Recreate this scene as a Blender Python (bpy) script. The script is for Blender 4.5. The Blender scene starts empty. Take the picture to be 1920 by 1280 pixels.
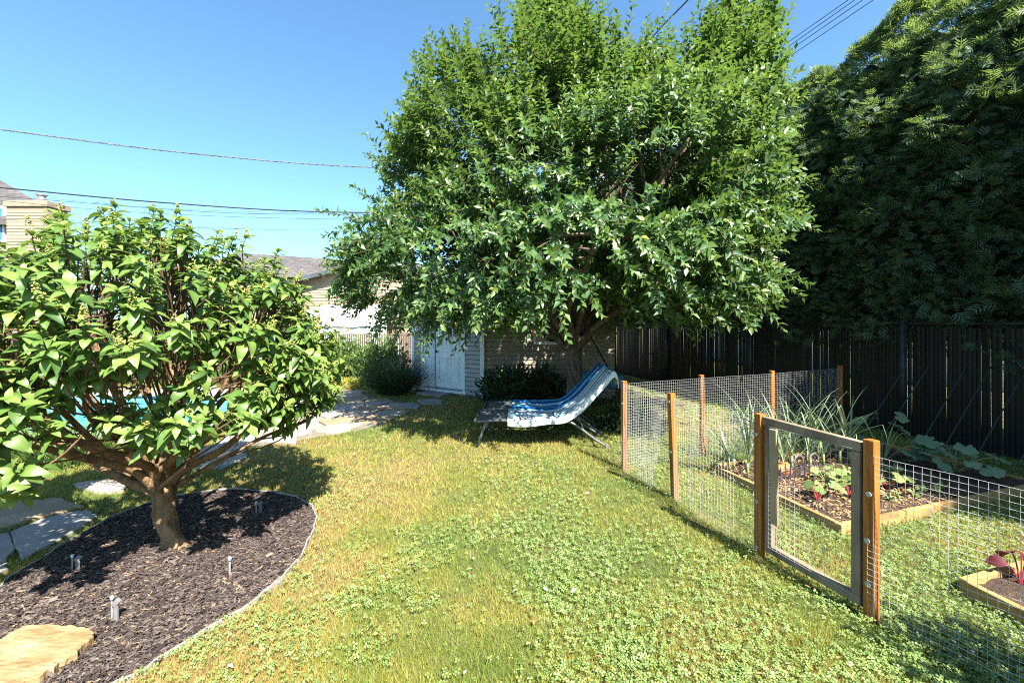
import bpy, bmesh, math, random
import numpy as np
from mathutils import Vector, Matrix

random.seed(7)
RNG = np.random.default_rng(11)
SC = bpy.context.scene
COL = SC.collection
rad = math.radians

# ------------------------------------------------------------------ camera
EYE = 1.55
FPX = 800.0            # focal length in pixels of a 1920 px wide frame
HOR = 605.0            # image row of the horizon
cam_d = bpy.data.cameras.new('camera')
cam_d.lens = 15.0; cam_d.sensor_width = 36.0
cam_d.shift_y = (HOR - 640.0) / 1920.0
cam_d.clip_start = 0.05; cam_d.clip_end = 900.0
cam = bpy.data.objects.new('camera', cam_d)
cam.location = (0, 0, EYE); cam.rotation_euler = (rad(90), 0, 0)
COL.objects.link(cam); SC.camera = cam

# ------------------------------------------------------------------ sky and sun
SUN_EL = rad(49.0)
SUN_H = Vector((0.48, -0.877, 0.0)).normalized()      # horizontal direction towards the sun
SUN_DIR = (SUN_H * math.cos(SUN_EL) + Vector((0, 0, math.sin(SUN_EL)))).normalized()
W = bpy.data.worlds.new('World'); SC.world = W; W.use_nodes = True
nt = W.node_tree
sky = nt.nodes.new('ShaderNodeTexSky'); sky.sky_type = 'NISHITA'; sky.sun_disc = False
sky.sun_elevation = SUN_EL
sky.sun_rotation = math.atan2(SUN_H.x, SUN_H.y)
sky.altitude = 50; sky.air_density = 1.0; sky.dust_density = 1.2; sky.ozone_density = 2.0
tint = nt.nodes.new('ShaderNodeMix'); tint.data_type = 'RGBA'; tint.blend_type = 'MULTIPLY'; tint.inputs[0].default_value = 1.0
tint.inputs[7].default_value = (0.72, 1.0, 1.12, 1)      # the photograph's cyan cast, the same over the whole sky
nt.links.new(sky.outputs[0], tint.inputs[6]); nt.links.new(tint.outputs[2], nt.nodes['Background'].inputs[0])
nt.nodes['Background'].inputs[1].default_value = 0.07
sun_d = bpy.data.lights.new('sun', 'SUN'); sun_d.energy = 5.0; sun_d.angle = rad(0.53)
sun_d.color = (1.0, 0.95, 0.86)
sun = bpy.data.objects.new('sun', sun_d); sun.location = SUN_DIR * 40
sun.rotation_euler = (-SUN_DIR).to_track_quat('-Z', 'Y').to_euler()
COL.objects.link(sun)
SC.view_settings.view_transform = 'Standard'; SC.view_settings.look = 'None'
SC.view_settings.gamma = 1.0; SC.view_settings.use_curve_mapping = False
SC.view_settings.exposure = 2.1
SC.cycles.max_bounces = 6; SC.cycles.transparent_max_bounces = 8
SC.cycles.diffuse_bounces = 3; SC.cycles.glossy_bounces = 2; SC.cycles.transmission_bounces = 4
SC.cycles.filter_width = 1.1; SC.cycles.use_denoising = False; SC.cycles.sample_clamp_indirect = 4.0
SC.cycles.caustics_reflective = False; SC.cycles.caustics_refractive = False

# ------------------------------------------------------------------ helpers
def G(x, y, z=0.0):
    """ground point seen at photo pixel (x, y)"""
    Y = (EYE - z) * FPX / (y - HOR)
    return Vector(((x - 960.0) / FPX * Y, Y, z))

def AT(x, y, Y):
    """point at photo pixel (x, y) at depth Y"""
    return Vector(((x - 960.0) / FPX * Y, Y, EYE - (y - HOR) * Y / FPX))

def tag(o, label=None, cat=None, group=None, kind=None):
    if label: o['label'] = label
    if cat: o['category'] = cat
    if group: o['group'] = group
    if kind: o['kind'] = kind
    return o

def thing(name, label, cat, loc=(0, 0, 0), rz=0.0, group=None):
    o = bpy.data.objects.new(name, None); COL.objects.link(o)
    o.location = loc; o.rotation_euler = (0, 0, rz); o.empty_display_size = 0.1
    return tag(o, label, cat, group)

def link(name, me, mat=None, parent=None, smooth=False, world=True):
    """world=True: vertex data is in world space, keep it there under a moved parent"""
    if mat is not None:
        me.materials.clear(); me.materials.append(mat)
    if smooth:
        me.polygons.foreach_set('use_smooth', [True] * len(me.polygons))
    o = bpy.data.objects.new(name, me); COL.objects.link(o)
    if parent is not None:
        o.parent = parent
        if world:
            m = Matrix.Identity(4); p = parent
            while p is not None:
                m = (p.matrix_parent_inverse @ p.matrix_basis) @ m
                p = p.parent
            o.matrix_parent_inverse = m.inverted()
    return o

class MB:
    def __init__(s): s.v = []; s.f = []
    def add(s, vs, fs):
        n = len(s.v); s.v.extend([tuple(v) for v in vs]); s.f.extend([tuple(i + n for i in f) for f in fs]); return s
    def box(s, c, size, M=None):
        c = Vector(c); hx, hy, hz = [d / 2 for d in size]
        vs = [Vector((x, y, z)) for x in (-hx, hx) for y in (-hy, hy) for z in (-hz, hz)]
        if M is not None: vs = [M @ v for v in vs]
        return s.add([v + c for v in vs], [(0, 1, 3, 2), (4, 6, 7, 5), (0, 4, 5, 1), (2, 3, 7, 6), (0, 2, 6, 4), (1, 5, 7, 3)])
    def bar(s, a, b, w, h, side=None):
        """beam from a to b; w along 'side', h across"""
        a = Vector(a); b = Vector(b); d = (b - a).normalized()
        if side is None:
            side = Vector((0, 0, 1)).cross(d)
            if side.length < 1e-4: side = Vector((1, 0, 0))
        side = Vector(side); side = (side - d * side.dot(d)).normalized(); up = d.cross(side)
        vs = []
        for p in (a, b):
            for i, j in ((-1, -1), (1, -1), (1, 1), (-1, 1)):
                vs.append(p + side * (w / 2 * i) + up * (h / 2 * j))
        return s.add(vs, [(3, 2, 1, 0), (4, 5, 6, 7), (0, 1, 5, 4), (1, 2, 6, 5), (2, 3, 7, 6), (3, 0, 4, 7)])
    def tube(s, pts, radii, n=8, caps=True):
        pts = [Vector(p) for p in pts]
        if not hasattr(radii, '__len__'): radii = [radii] * len(pts)
        up = None; vs = []; fs = []
        for i, p in enumerate(pts):
            d = (pts[min(i + 1, len(pts) - 1)] - pts[max(i - 1, 0)]).normalized()
            if up is None:
                up = Vector((0, 0, 1)) if abs(d.z) < .9 else Vector((1, 0, 0))
            x = d.cross(up).normalized(); up = x.cross(d).normalized()
            for k in range(n):
                a = 2 * math.pi * k / n
                vs.append(p + (x * math.cos(a) + up * math.sin(a)) * radii[i])
        for i in range(len(pts) - 1):
            for k in range(n):
                fs.append((i * n + k, i * n + (k + 1) % n, (i + 1) * n + (k + 1) % n, (i + 1) * n + k))
        if caps:
            fs.append(tuple(range(n - 1, -1, -1))); fs.append(tuple((len(pts) - 1) * n + k for k in range(n)))
        return s.add(vs, fs)
    def prism(s, poly, z0, z1, bevel=0.0):
        n = len(poly); c = Vector((sum(p[0] for p in poly) / n, sum(p[1] for p in poly) / n))
        vs = [(p[0], p[1], z0) for p in poly]
        if bevel:
            vs += [(p[0], p[1], z1 - bevel) for p in poly]
            for p in poly:
                q = Vector((p[0], p[1])); d = c - q; q = q + d.normalized() * bevel
                vs.append((q.x, q.y, z1))
            L = 2
        else:
            vs += [(p[0], p[1], z1) for p in poly]; L = 1
        fs = []
        for l in range(L):
            for i in range(n):
                j = (i + 1) % n
                fs.append((l * n + i, l * n + j, (l + 1) * n + j, (l + 1) * n + i))
        fs.append(tuple(L * n + i for i in range(n)))
        return s.add(vs, fs)
    def mesh(s, name):
        me = bpy.data.meshes.new(name); me.from_pydata(s.v, [], s.f); me.update(); return me
    def build(s, name, mat, parent=None, smooth=False, bevel=0.0, world=True):
        o = link(name, s.mesh(name), mat, parent, smooth, world)
        if bevel:
            m = o.modifiers.new('bevel', 'BEVEL'); m.width = bevel; m.segments = 2; m.limit_method = 'ANGLE'
        return o

def np_obj(name, V, F, mat, parent=None, var=None, smooth=False, world=True):
    V = np.asarray(V, np.float32); F = np.asarray(F, np.int32); k = F.shape[1]
    me = bpy.data.meshes.new(name)
    me.vertices.add(len(V)); me.vertices.foreach_set('co', V.ravel())
    me.loops.add(F.size); me.loops.foreach_set('vertex_index', F.ravel())
    me.polygons.add(len(F)); me.polygons.foreach_set('loop_start', np.arange(len(F), dtype=np.int32) * k)
    me.update(calc_edges=True)
    if var is not None:
        at = me.attributes.new('var', 'FLOAT', 'POINT'); at.data.foreach_set('value', np.asarray(var, np.float32))
    return link(name, me, mat, parent, smooth, world)

def norm(a): return a / np.maximum(np.linalg.norm(a, axis=-1, keepdims=True), 1e-9)

def frames(d, up):
    """rotation matrices with y along d and z near up"""
    y = norm(d); x = norm(np.cross(y, up)); z = np.cross(x, y)
    return np.stack([x, y, z], axis=-1)

def scatter(T, TF, M, P, S):
    """T template verts, M (N,3,3), P (N,3), S (N,) or (N,3) scale"""
    S = np.asarray(S)
    if S.ndim == 1: S = S[:, None].repeat(3, 1)
    loc = T[None] * S[:, None, :]
    V = np.einsum('nij,nvj->nvi', M, loc) + P[:, None, :]
    N, nv = V.shape[:2]
    F = TF[None] + (np.arange(N) * nv)[:, None, None]
    return V.reshape(-1, 3), F.reshape(-1, TF.shape[1])

def inpoly(P, poly):
    x, y = P[:, 0], P[:, 1]; r = np.zeros(len(P), bool); n = len(poly)
    for i in range(n):
        x0, y0 = poly[i][0], poly[i][1]; x1, y1 = poly[(i + 1) % n][0], poly[(i + 1) % n][1]
        if y0 == y1: continue
        r ^= ((y0 > y) != (y1 > y)) & (x < (x1 - x0) * (y - y0) / (y1 - y0) + x0)
    return r

def vnoise(P, scale, seed=0):
    """smooth value noise on xy"""
    g = np.random.default_rng(seed).random((64, 64)); q = P[:, :2] / scale + 17.3
    i = np.floor(q).astype(int); f = q - i; f = f * f * (3 - 2 * f)
    a = g[i[:, 0] % 64, i[:, 1] % 64]; b = g[(i[:, 0] + 1) % 64, i[:, 1] % 64]
    c = g[i[:, 0] % 64, (i[:, 1] + 1) % 64]; d = g[(i[:, 0] + 1) % 64, (i[:, 1] + 1) % 64]
    return (a * (1 - f[:, 0]) + b * f[:, 0]) * (1 - f[:, 1]) + (c * (1 - f[:, 0]) + d * f[:, 0]) * f[:, 1]

def smooth_path(pts, n=8):
    """Catmull-Rom through points"""
    pts = [Vector(p) for p in pts]; P = [pts[0] * 2 - pts[1]] + pts + [pts[-1] * 2 - pts[-2]]; out = []
    for i in range(1, len(P) - 2):
        a, b, c, d = P[i - 1:i + 3]
        for k in range(n):
            t = k / n
            out.append(0.5 * ((2 * b) + (c - a) * t + (2 * a - 5 * b + 4 * c - d) * t * t + (-a + 3 * b - 3 * c + d) * t ** 3))
    out.append(pts[-1]); return out

# ------------------------------------------------------------------ materials
MATS = {}
def base_mat(name):
    m = bpy.data.materials.new(name); m.use_nodes = True; n = m.node_tree
    return m, n, n.nodes['Principled BSDF']

def ramp(n, fac, stops):
    r = n.nodes.new('ShaderNodeValToRGB'); e = r.color_ramp.elements
    while len(e) > 1: e.remove(e[-1])
    e[0].position = stops[0][0]; e[0].color = (*stops[0][1], 1)
    for p, c in stops[1:]:
        x = e.new(p); x.color = (*c, 1)
    n.links.new(fac, r.inputs[0]); return r.outputs[0]

def noise(n, vec, scale, detail=4, rough=.6, dist=0):
    t = n.nodes.new('ShaderNodeTexNoise'); t.inputs['Scale'].default_value = scale
    t.inputs['Detail'].default_value = detail; t.inputs['Roughness'].default_value = rough
    t.inputs['Distortion'].default_value = dist
    if vec is not None: n.links.new(vec, t.inputs['Vector'])
    return t.outputs[0]

def coords(n, kind='Object', scale=(1, 1, 1), rot=(0, 0, 0)):
    c = n.nodes.new('ShaderNodeTexCoord'); m = n.nodes.new('ShaderNodeMapping')
    m.inputs['Scale'].default_value = scale; m.inputs['Rotation'].default_value = rot
    n.links.new(c.outputs[kind], m.inputs[0]); return m.outputs[0]

def bump(n, b, h, strength=.3, dist=.01):
    x = n.nodes.new('ShaderNodeBump'); x.inputs['Strength'].default_value = strength; x.inputs['Distance'].default_value = dist
    n.links.new(h, x.inputs['Height']); n.links.new(x.outputs[0], b.inputs['Normal'])

def surf(name, c0, c1, scale=8, rough=.8, bs=.25, bd=.01, stretch=(1, 1, 1), metal=0.0, detail=5, spec=.4, rot=(0, 0, 0), mid=None, lo=.3, hi=.7):
    """colour varied by noise between c0 and c1, with relief"""
    if name in MATS: return MATS[name]
    m, n, b = base_mat(name); v = coords(n, 'Object', stretch, rot)
    f = noise(n, v, scale, detail)
    st = [(lo, c0), (hi, c1)] if mid is None else [(lo, c0), ((lo + hi) / 2, mid), (hi, c1)]
    n.links.new(ramp(n, f, st), b.inputs['Base Color'])
    b.inputs['Roughness'].default_value = rough; b.inputs['Metallic'].default_value = metal
    b.inputs['Specular IOR Level'].default_value = spec
    if bs: bump(n, b, noise(n, v, scale * 3, 4), bs, bd)
    MATS[name] = m; return m

def leafmat(name, stops, trans=.3, tcol=(.25, .42, .05), rough=.42, spec=.5):
    """leaf: colour by the per-leaf 'var' attribute, gloss on top, light through"""
    if name in MATS: return MATS[name]
    m, n, b = base_mat(name); a = n.nodes.new('ShaderNodeAttribute'); a.attribute_name = 'var'
    col = ramp(n, a.outputs['Fac'], stops); n.links.new(col, b.inputs['Base Color'])
    b.inputs['Roughness'].default_value = rough; b.inputs['Specular IOR Level'].default_value = spec
    t = n.nodes.new('ShaderNodeBsdfTranslucent')
    mx = n.nodes.new('ShaderNodeMix'); mx.data_type = 'RGBA'; mx.inputs[0].default_value = .5
    n.links.new(col, mx.inputs[6]); mx.inputs[7].default_value = (*tcol, 1)
    n.links.new(mx.outputs[2], t.inputs[0])
    ms = n.nodes.new('ShaderNodeMixShader'); ms.inputs[0].default_value = trans
    n.links.new(b.outputs[0], ms.inputs[1]); n.links.new(t.outputs[0], ms.inputs[2])
    n.links.new(ms.outputs[0], n.nodes['Material Output'].inputs[0])
    MATS[name] = m; return m

M_ground = surf('ground_soil', (.06, .05, .018), (.13, .11, .036), 6, .95, .4, .02, mid=(.085, .085, .025))
M_grass = leafmat('grass_blades', [(0, (.42, .29, .11)), (.3, (.33, .29, .055)), (.6, (.2, .245, .042)), (1, (.11, .185, .042))], .38, (.4, .46, .07), .5, .35)
M_clover = leafmat('clover_leaves', [(0, (.2, .25, .06)), (.5, (.135, .21, .06)), (1, (.23, .31, .12))], .25, (.28, .42, .07), .55, .25)
M_mulch = surf('mulch_base', (.012, .009, .008), (.035, .026, .022), 30, .95, .6, .02)
M_chip = leafmat('mulch_chip', [(0, (.02, .015, .014)), (.6, (.066, .05, .044)), (.94, (.13, .1, .085)), (1, (.3, .19, .1))], 0.0, rough=.85, spec=.2)
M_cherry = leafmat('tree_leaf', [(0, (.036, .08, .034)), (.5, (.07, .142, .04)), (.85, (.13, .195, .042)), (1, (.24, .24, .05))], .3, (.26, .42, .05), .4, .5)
M_hyd = leafmat('hydrangea_leaf', [(0, (.034, .08, .022)), (.45, (.08, .15, .028)), (1, (.18, .25, .055))], .3, (.28, .43, .05), .45, .42)
M_bud = leafmat('flower_bud', [(0, (.2, .24, .05)), (1, (.38, .38, .1))], .2, (.4, .42, .08), .7, .2)
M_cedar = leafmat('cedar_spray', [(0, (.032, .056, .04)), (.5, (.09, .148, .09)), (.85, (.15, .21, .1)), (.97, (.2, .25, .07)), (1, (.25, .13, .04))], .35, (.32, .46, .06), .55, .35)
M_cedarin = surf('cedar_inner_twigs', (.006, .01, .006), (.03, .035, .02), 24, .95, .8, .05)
M_shrub = leafmat('shrub_leaf', [(0, (.05, .1, .03)), (.6, (.1, .17, .045)), (1, (.18, .23, .07))], .3, (.25, .4, .06), .5, .35)
M_dkshrub = leafmat('dark_shrub_leaf', [(0, (.02, .045, .02)), (1, (.05, .085, .035))], .2, (.1, .2, .04), .45, .4)
M_yel = leafmat('yellow_groundcover', [(0, (.2, .22, .03)), (1, (.36, .33, .05))], .25, (.4, .4, .05), .5, .3)
M_pink = leafmat('rose_petal', [(0, (.45, .06, .1)), (1, (.7, .25, .25))], .25, (.7, .2, .2), .5, .3)
M_leek = leafmat('leek_leaf', [(0, (.09, .15, .085)), (1, (.22, .27, .15))], .2, (.25, .38, .1), .4, .5)
M_squash = leafmat('squash_leaf', [(0, (.1, .16, .09)), (1, (.18, .25, .15))], .25, (.2, .35, .08), .55, .3)
M_veg = leafmat('vegetable_leaf', [(0, (.12, .19, .05)), (1, (.3, .36, .13))], .3, (.35, .45, .1), .45, .4)
M_chard = leafmat('chard_leaf', [(0, (.09, .012, .016)), (1, (.2, .03, .035))], .25, (.35, .05, .04), .5, .4)
M_bark_h = surf('hydrangea_bark', (.07, .04, .022), (.3, .185, .095), 22, .9, .9, .025, (1, 1, .35), mid=(.19, .115, .058))
M_bark_c = surf('cherry_bark', (.05, .038, .03), (.2, .15, .105), 14, .85, .7, .015, (1, 1, .5), mid=(.1, .075, .055))
M_twig = surf('twig_bark', (.06, .032, .018), (.13, .075, .04), 20, .8, .2)
M_cedarbark = surf('cedar_bark', (.06, .035, .025), (.18, .11, .075), 18, .9, .5, .01, (1, 1, .2))
M_post = surf('stained_cedar_post', (.12, .036, .006), (.4, .15, .028), 30, .65, .5, .005, (1, 1, .06), mid=(.3, .1, .012))
M_grey = surf('weathered_grey_wood', (.12, .085, .055), (.29, .22, .15), 30, .85, .45, .004, (.25, .25, .12), mid=(.2, .148, .1))
M_pale = surf('pale_raw_wood', (.24, .17, .1), (.38, .28, .17), 22, .8, .3, .004, (.15, .15, .15))
M_bed = surf('raised_bed_timber', (.2, .11, .035), (.38, .245, .1), 18, .75, .4, .005, (.2, .2, .6), mid=(.31, .19, .065))
M_soil = surf('bed_soil', (.03, .018, .011), (.12, .07, .04), 34, .95, .8, .03, mid=(.065, .037, .021))
M_wire = surf('galvanised_wire', (.42, .42, .43), (.56, .56, .57), 40, .45, 0, metal=.5)
M_blackp = surf('black_hardware', (.012, .012, .013), (.03, .03, .03), 20, .5, .1)
M_slat = surf('black_privacy_slat', (.004, .0038, .0038), (.009, .0085, .008), 5, .5, .1, .003, spec=.35)
M_brslat = surf('brown_privacy_slat', (.075, .05, .04), (.13, .09, .07), 5, .6, .1, .003)
M_vinyl = surf('grey_vinyl_siding', (.27, .275, .26), (.34, .34, .32), 4, .55, .08, .003)
M_vinylb = surf('beige_vinyl_siding', (.2, .165, .12), (.26, .215, .155), 4, .6, .08, .003)
M_peach = surf('cream_vinyl_siding', (.23, .18, .127), (.28, .22, .158), 4, .6, .05, .003)
M_white = surf('white_paint', (.6, .67, .7), (.7, .76, .78), 3, .45, .05, .002)
M_tarp = surf('white_tarp', (.76, .76, .78), (.86, .86, .86), 2, .6, .2, .02)
M_fascia = surf('grey_fascia', (.05, .055, .065), (.08, .085, .1), 3, .5, .05)
M_stone = surf('flagstone_tan', (.19, .155, .125), (.33, .28, .225), 3.5, .85, .35, .01, mid=(.27, .222, .178))
M_stone2 = surf('flagstone_ochre', (.21, .15, .085), (.35, .265, .17), 3, .85, .35, .01, mid=(.22, .155, .09))
M_stone3 = surf('flagstone_grey', (.16, .15, .14), (.29, .27, .25), 4, .85, .4, .012, mid=(.225, .21, .195))
M_slab = surf('ochre_slab', (.15, .085, .03), (.32, .235, .14), 5.5, .85, .7, .02, (1, 2.2, 1), mid=(.255, .17, .08))
M_mortar = surf('patio_joint_sand', (.1, .085, .065), (.2, .17, .13), 14, .95, .4)
M_coping = surf('pool_coping', (.3, .29, .28), (.4, .39, .37), 6, .7, .1)
M_liner = surf('pool_liner', (.1, .32, .4), (.15, .38, .45), 5, .5, 0)
M_metal = surf('grey_lounger_tube', (.1, .1, .1), (.16, .16, .155), 12, .4, .05, metal=.5)
M_sling = surf('grey_sling_fabric', (.055, .07, .07), (.085, .1, .1), 60, .8, .3, .002)
M_cover = surf('pool_cover_blue', (.05, .13, .22), (.12, .24, .34), 12, .4, .3, .01)
M_green = surf('green_plastic_pole', (.006, .022, .015), (.014, .036, .025), 12, .4, .05)
M_plast = surf('grey_plastic_light', (.12, .112, .115), (.2, .188, .19), 14, .5, .1)
M_lens = surf('light_lens', (.3, .5, .6), (.5, .68, .75), 10, .2, 0)
M_edge = surf('bed_edging', (.2, .195, .18), (.32, .31, .29), 12, .6, .1)
M_purple = surf('purple_black_plastic', (.03, .025, .04), (.08, .07, .1), 12, .4, .05)
M_orangep = surf('terracotta_plastic', (.45, .14, .04), (.55, .19, .06), 10, .6, .1)
M_cable = surf('black_cable', (.01, .01, .011), (.022, .022, .024), 10, .5, 0)
M_cableg = surf('grey_cable', (.03, .032, .035), (.14, .145, .15), 6, .5, 0)
M_pole = surf('utility_pole_wood', (.1, .075, .055), (.18, .14, .1), 10, .9, .4, .01, (1, 1, .1))
M_washer = surf('pale_washer', (.26, .28, .25), (.36, .38, .34), 20, .5, 0)
M_dkglass = surf('dark_window_glass', (.008, .009, .01), (.016, .018, .02), 3, .08, 0, spec=.6)
M_blglass = surf('blue_window_glass', (.03, .13, .33), (.05, .2, .45), 3, .15, 0, spec=.6)
M_knob = surf('dark_metal_knob', (.03, .03, .03), (.05, .05, .05), 10, .3, 0, metal=.8)

def shingle_mat(name, c0, c1, sx, sy):
    m, n, b = base_mat(name); v = coords(n, 'Object')
    br = n.nodes.new('ShaderNodeTexBrick'); n.links.new(v, br.inputs[0])
    br.inputs['Scale'].default_value = 1; br.inputs['Brick Width'].default_value = sx; br.inputs['Row Height'].default_value = sy
    br.inputs['Mortar Size'].default_value = .012; br.inputs['Color1'].default_value = (*c0, 1); br.inputs['Color2'].default_value = (*c1, 1)
    br.inputs['Mortar'].default_value = (c0[0] * .5, c0[1] * .5, c0[2] * .5, 1); br.inputs['Bias'].default_value = 0
    n.links.new(br.outputs[0], b.inputs['Base Color']); b.inputs['Roughness'].default_value = .9
    bump(n, b, noise(n, v, 40), .4, .01); return m
M_shingle = shingle_mat('asphalt_shingles', (.055, .049, .049), (.095, .086, .083), .33, .14)

def towel_mat(name, stops, width):
    """woven stripes along the towel's length (local y across)"""
    m, n, b = base_mat(name); a = n.nodes.new('ShaderNodeAttribute'); a.attribute_name = 'var'
    r = n.nodes.new('ShaderNodeValToRGB'); r.color_ramp.interpolation = 'CONSTANT'; e = r.color_ramp.elements
    while len(e) > 1: e.remove(e[-1])
    e[0].position = 0; e[0].color = (*stops[0], 1); k = len(stops)
    for i in range(1, k):
        x = e.new(i / k); x.color = (*stops[i], 1)
    n.links.new(a.outputs['Fac'], r.inputs[0]); n.links.new(r.outputs[0], b.inputs['Base Color'])
    b.inputs['Roughness'].default_value = .95; b.inputs['Specular IOR Level'].default_value = .1
    bump(n, b, noise(n, coords(n), 220, 2), .5, .003); return m
BL, LB, WH, DB, GY = (.02, .15, .42), (.12, .42, .62), (.62, .66, .68), (.01, .06, .24), (.3, .36, .38)
M_tow1 = towel_mat('blue_striped_towel', [DB, BL, LB, BL, DB, BL, LB, WH, LB, BL, DB, BL, LB, BL], 1)
M_tow2 = towel_mat('pale_striped_towel', [WH, WH, GY, WH, LB, WH, GY, LB, WH, BL, WH, GY, WH, LB], 1)

def water_mat():
    m, n, b = base_mat('pool_water'); n.nodes.remove(b)
    t = n.nodes.new('ShaderNodeBsdfTransparent'); t.inputs[0].default_value = (.8, .95, .98, 1)
    g = n.nodes.new('ShaderNodeBsdfGlossy'); g.inputs['Roughness'].default_value = .03
    f = n.nodes.new('ShaderNodeFresnel'); f.inputs[0].default_value = 1.33
    bp = n.nodes.new('ShaderNodeBump'); bp.inputs['Strength'].default_value = .25; bp.inputs['Distance'].default_value = .05
    n.links.new(noise(n, coords(n, 'Object', (1, 1, 1)), 4, 3), bp.inputs['Height'])
    n.links.new(bp.outputs[0], f.inputs['Normal']); n.links.new(bp.outputs[0], g.inputs['Normal'])
    ms = n.nodes.new('ShaderNodeMixShader'); n.links.new(f.outputs[0], ms.inputs[0])
    n.links.new(t.outputs[0], ms.inputs[1]); n.links.new(g.outputs[0], ms.inputs[2])
    n.links.new(ms.outputs[0], n.nodes['Material Output'].inputs[0]); return m
M_water = water_mat()

# ================================================================== SETTING
FD = Vector((-.29, .957, 0)).normalized()      # direction of the garden fence line, away from the camera
FN = Vector((FD.y, -FD.x, 0))                  # across it, to the right
FENCE_D = 6.75                                 # distance of the black fence from the camera
def FP(s, d=FENCE_D, z=0.0): return FN * d + FD * s + Vector((0, 0, z))

# pool outline
PC = Vector((-7.6, 7.45, 0)); PRX, PRY = 3.5, 1.6
pool_poly = [(PC.x + PRX * math.copysign(abs(math.cos(a)) ** .75, math.cos(a)), PC.y + PRY * math.copysign(abs(math.sin(a)) ** .75, math.sin(a))) for a in np.linspace(0, 2 * math.pi, 48, endpoint=False)]

# ground with the pool's hole cut out
bm = bmesh.new()
outer = [bm.verts.new(p) for p in ((-400, -60, 0), (400, -60, 0), (400, 600, 0), (-400, 600, 0))]
inner = [bm.verts.new((x, y, 0)) for x, y in pool_poly]
ed = [bm.edges.new((outer[i], outer[(i + 1) % 4])) for i in range(4)] + [bm.edges.new((inner[i], inner[(i + 1) % len(inner)])) for i in range(len(inner))]
bmesh.ops.triangle_fill(bm, use_beauty=True, edges=ed)
for f in list(bm.faces):
    if f.normal.z < 0: f.normal_flip()
me = bpy.data.meshes.new('ground'); bm.to_mesh(me); bm.free()
tag(link('ground', me, M_ground), kind='structure')

# pool: basin, coping stones, water
pool = thing('swimming_pool', 'in-ground pool with pale blue liner behind the small hydrangea tree', 'pool', (PC.x, PC.y, 0))
mb = MB(); n = len(pool_poly)
mb.add([(x, y, 0.0) for x, y in pool_poly] + [(x, y, -1.3) for x, y in pool_poly], [(i, i + n, (i + 1) % n + n, (i + 1) % n) for i in range(n)] + [tuple(range(n, 2 * n))])
mb.build('basin', M_liner, pool)
for i in range(0, n, 2):
    q = [Vector((*pool_poly[(i + k) % n], 0)) for k in range(3)]
    o = [PC + (p - PC) * 1.0 + (p - PC).normalized() * .28 for p in q]
    c = sum(q + o, Vector()) / 6; pl = [c + (p - c) * .985 for p in q + o[::-1]]
    MB().prism([(p.x, p.y) for p in pl], -.06, .045, .01).build('coping_stone', M_coping, pool)
w = MB().add([(x * 1 , y, -.10) for x, y in pool_poly], [tuple(range(n))]).build('pool_water', M_water)
tag(w, kind='structure')

# flagstone patio round the pool: each stone is cut from a Voronoi diagram
patio_px = [(345, 874), (400, 840), (470, 803), (505, 778), (560, 752), (640, 737), (692, 740), (748, 768), (722, 796), (650, 811), (560, 826), (470, 838), (415, 856), (375, 874)]
patio_poly = [(G(x, y).x, G(x, y).y) for x, y in patio_px]
far_poly = [(-13, 9.0), (-3.7, 9.0), (-3.2, 9.75), (-13, 10.4)]
def voronoi_cells(seeds, gap):
    S = np.array(seeds); out = []
    for i, (x, y) in enumerate(S):
        poly = [(x - .6, y - .6), (x + .6, y - .6), (x + .6, y + .6), (x - .6, y + .6)]
        d = np.hypot(S[:, 0] - x, S[:, 1] - y)
        for j in np.argsort(d)[1:16]:
            nx, ny = S[j, 0] - x, S[j, 1] - y; L = math.hypot(nx, ny); nx /= L; ny /= L; lim = L / 2 - gap / 2
            new = []
            for k in range(len(poly)):
                p, q = poly[k], poly[(k + 1) % len(poly)]
                a = (p[0] - x) * nx + (p[1] - y) * ny - lim; b = (q[0] - x) * nx + (q[1] - y) * ny - lim
                if a <= 0: new.append(p)
                if a * b < 0:
                    t = a / (a - b); new.append((p[0] + (q[0] - p[0]) * t, p[1] + (q[1] - p[1]) * t))
            poly = new
            if len(poly) < 3: break
        out.append(poly if len(poly) >= 3 else None)
    return out
mb = MB()
mb.add([(x, y, .004) for x, y in patio_poly], [tuple(range(len(patio_poly)))[::-1]])
mb.add([(x, y, .004) for x, y in far_poly], [(0, 1, 2, 3)])
patio = tag(mb.build('patio', M_mortar), kind='structure')
seeds = []
for gx in np.arange(-13.2, -1.4, .46):
    for gy in np.arange(5.2, 10.8, .4):
        seeds.append((gx + random.uniform(-.17, .17) + (int(gy * 10) % 2) * .2, gy + random.uniform(-.15, .15)))
cells = voronoi_cells(seeds, .035)
Sd = np.array(seeds); keep = inpoly(Sd, patio_poly) | inpoly(Sd, far_poly)
kp = np.array([((x - PC.x) / (PRX + .45)) ** 2 + ((y - PC.y) / (PRY + .4)) ** 2 > 1 for x, y in seeds])
for i, c in enumerate(cells):
    if c is None or not keep[i] or not kp[i]: continue
    h = random.uniform(.022, .034)
    MB().prism(c, 0.0, h, .006).build('flagstone', random.choice([M_stone, M_stone, M_stone2, M_stone3]), patio)

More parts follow.
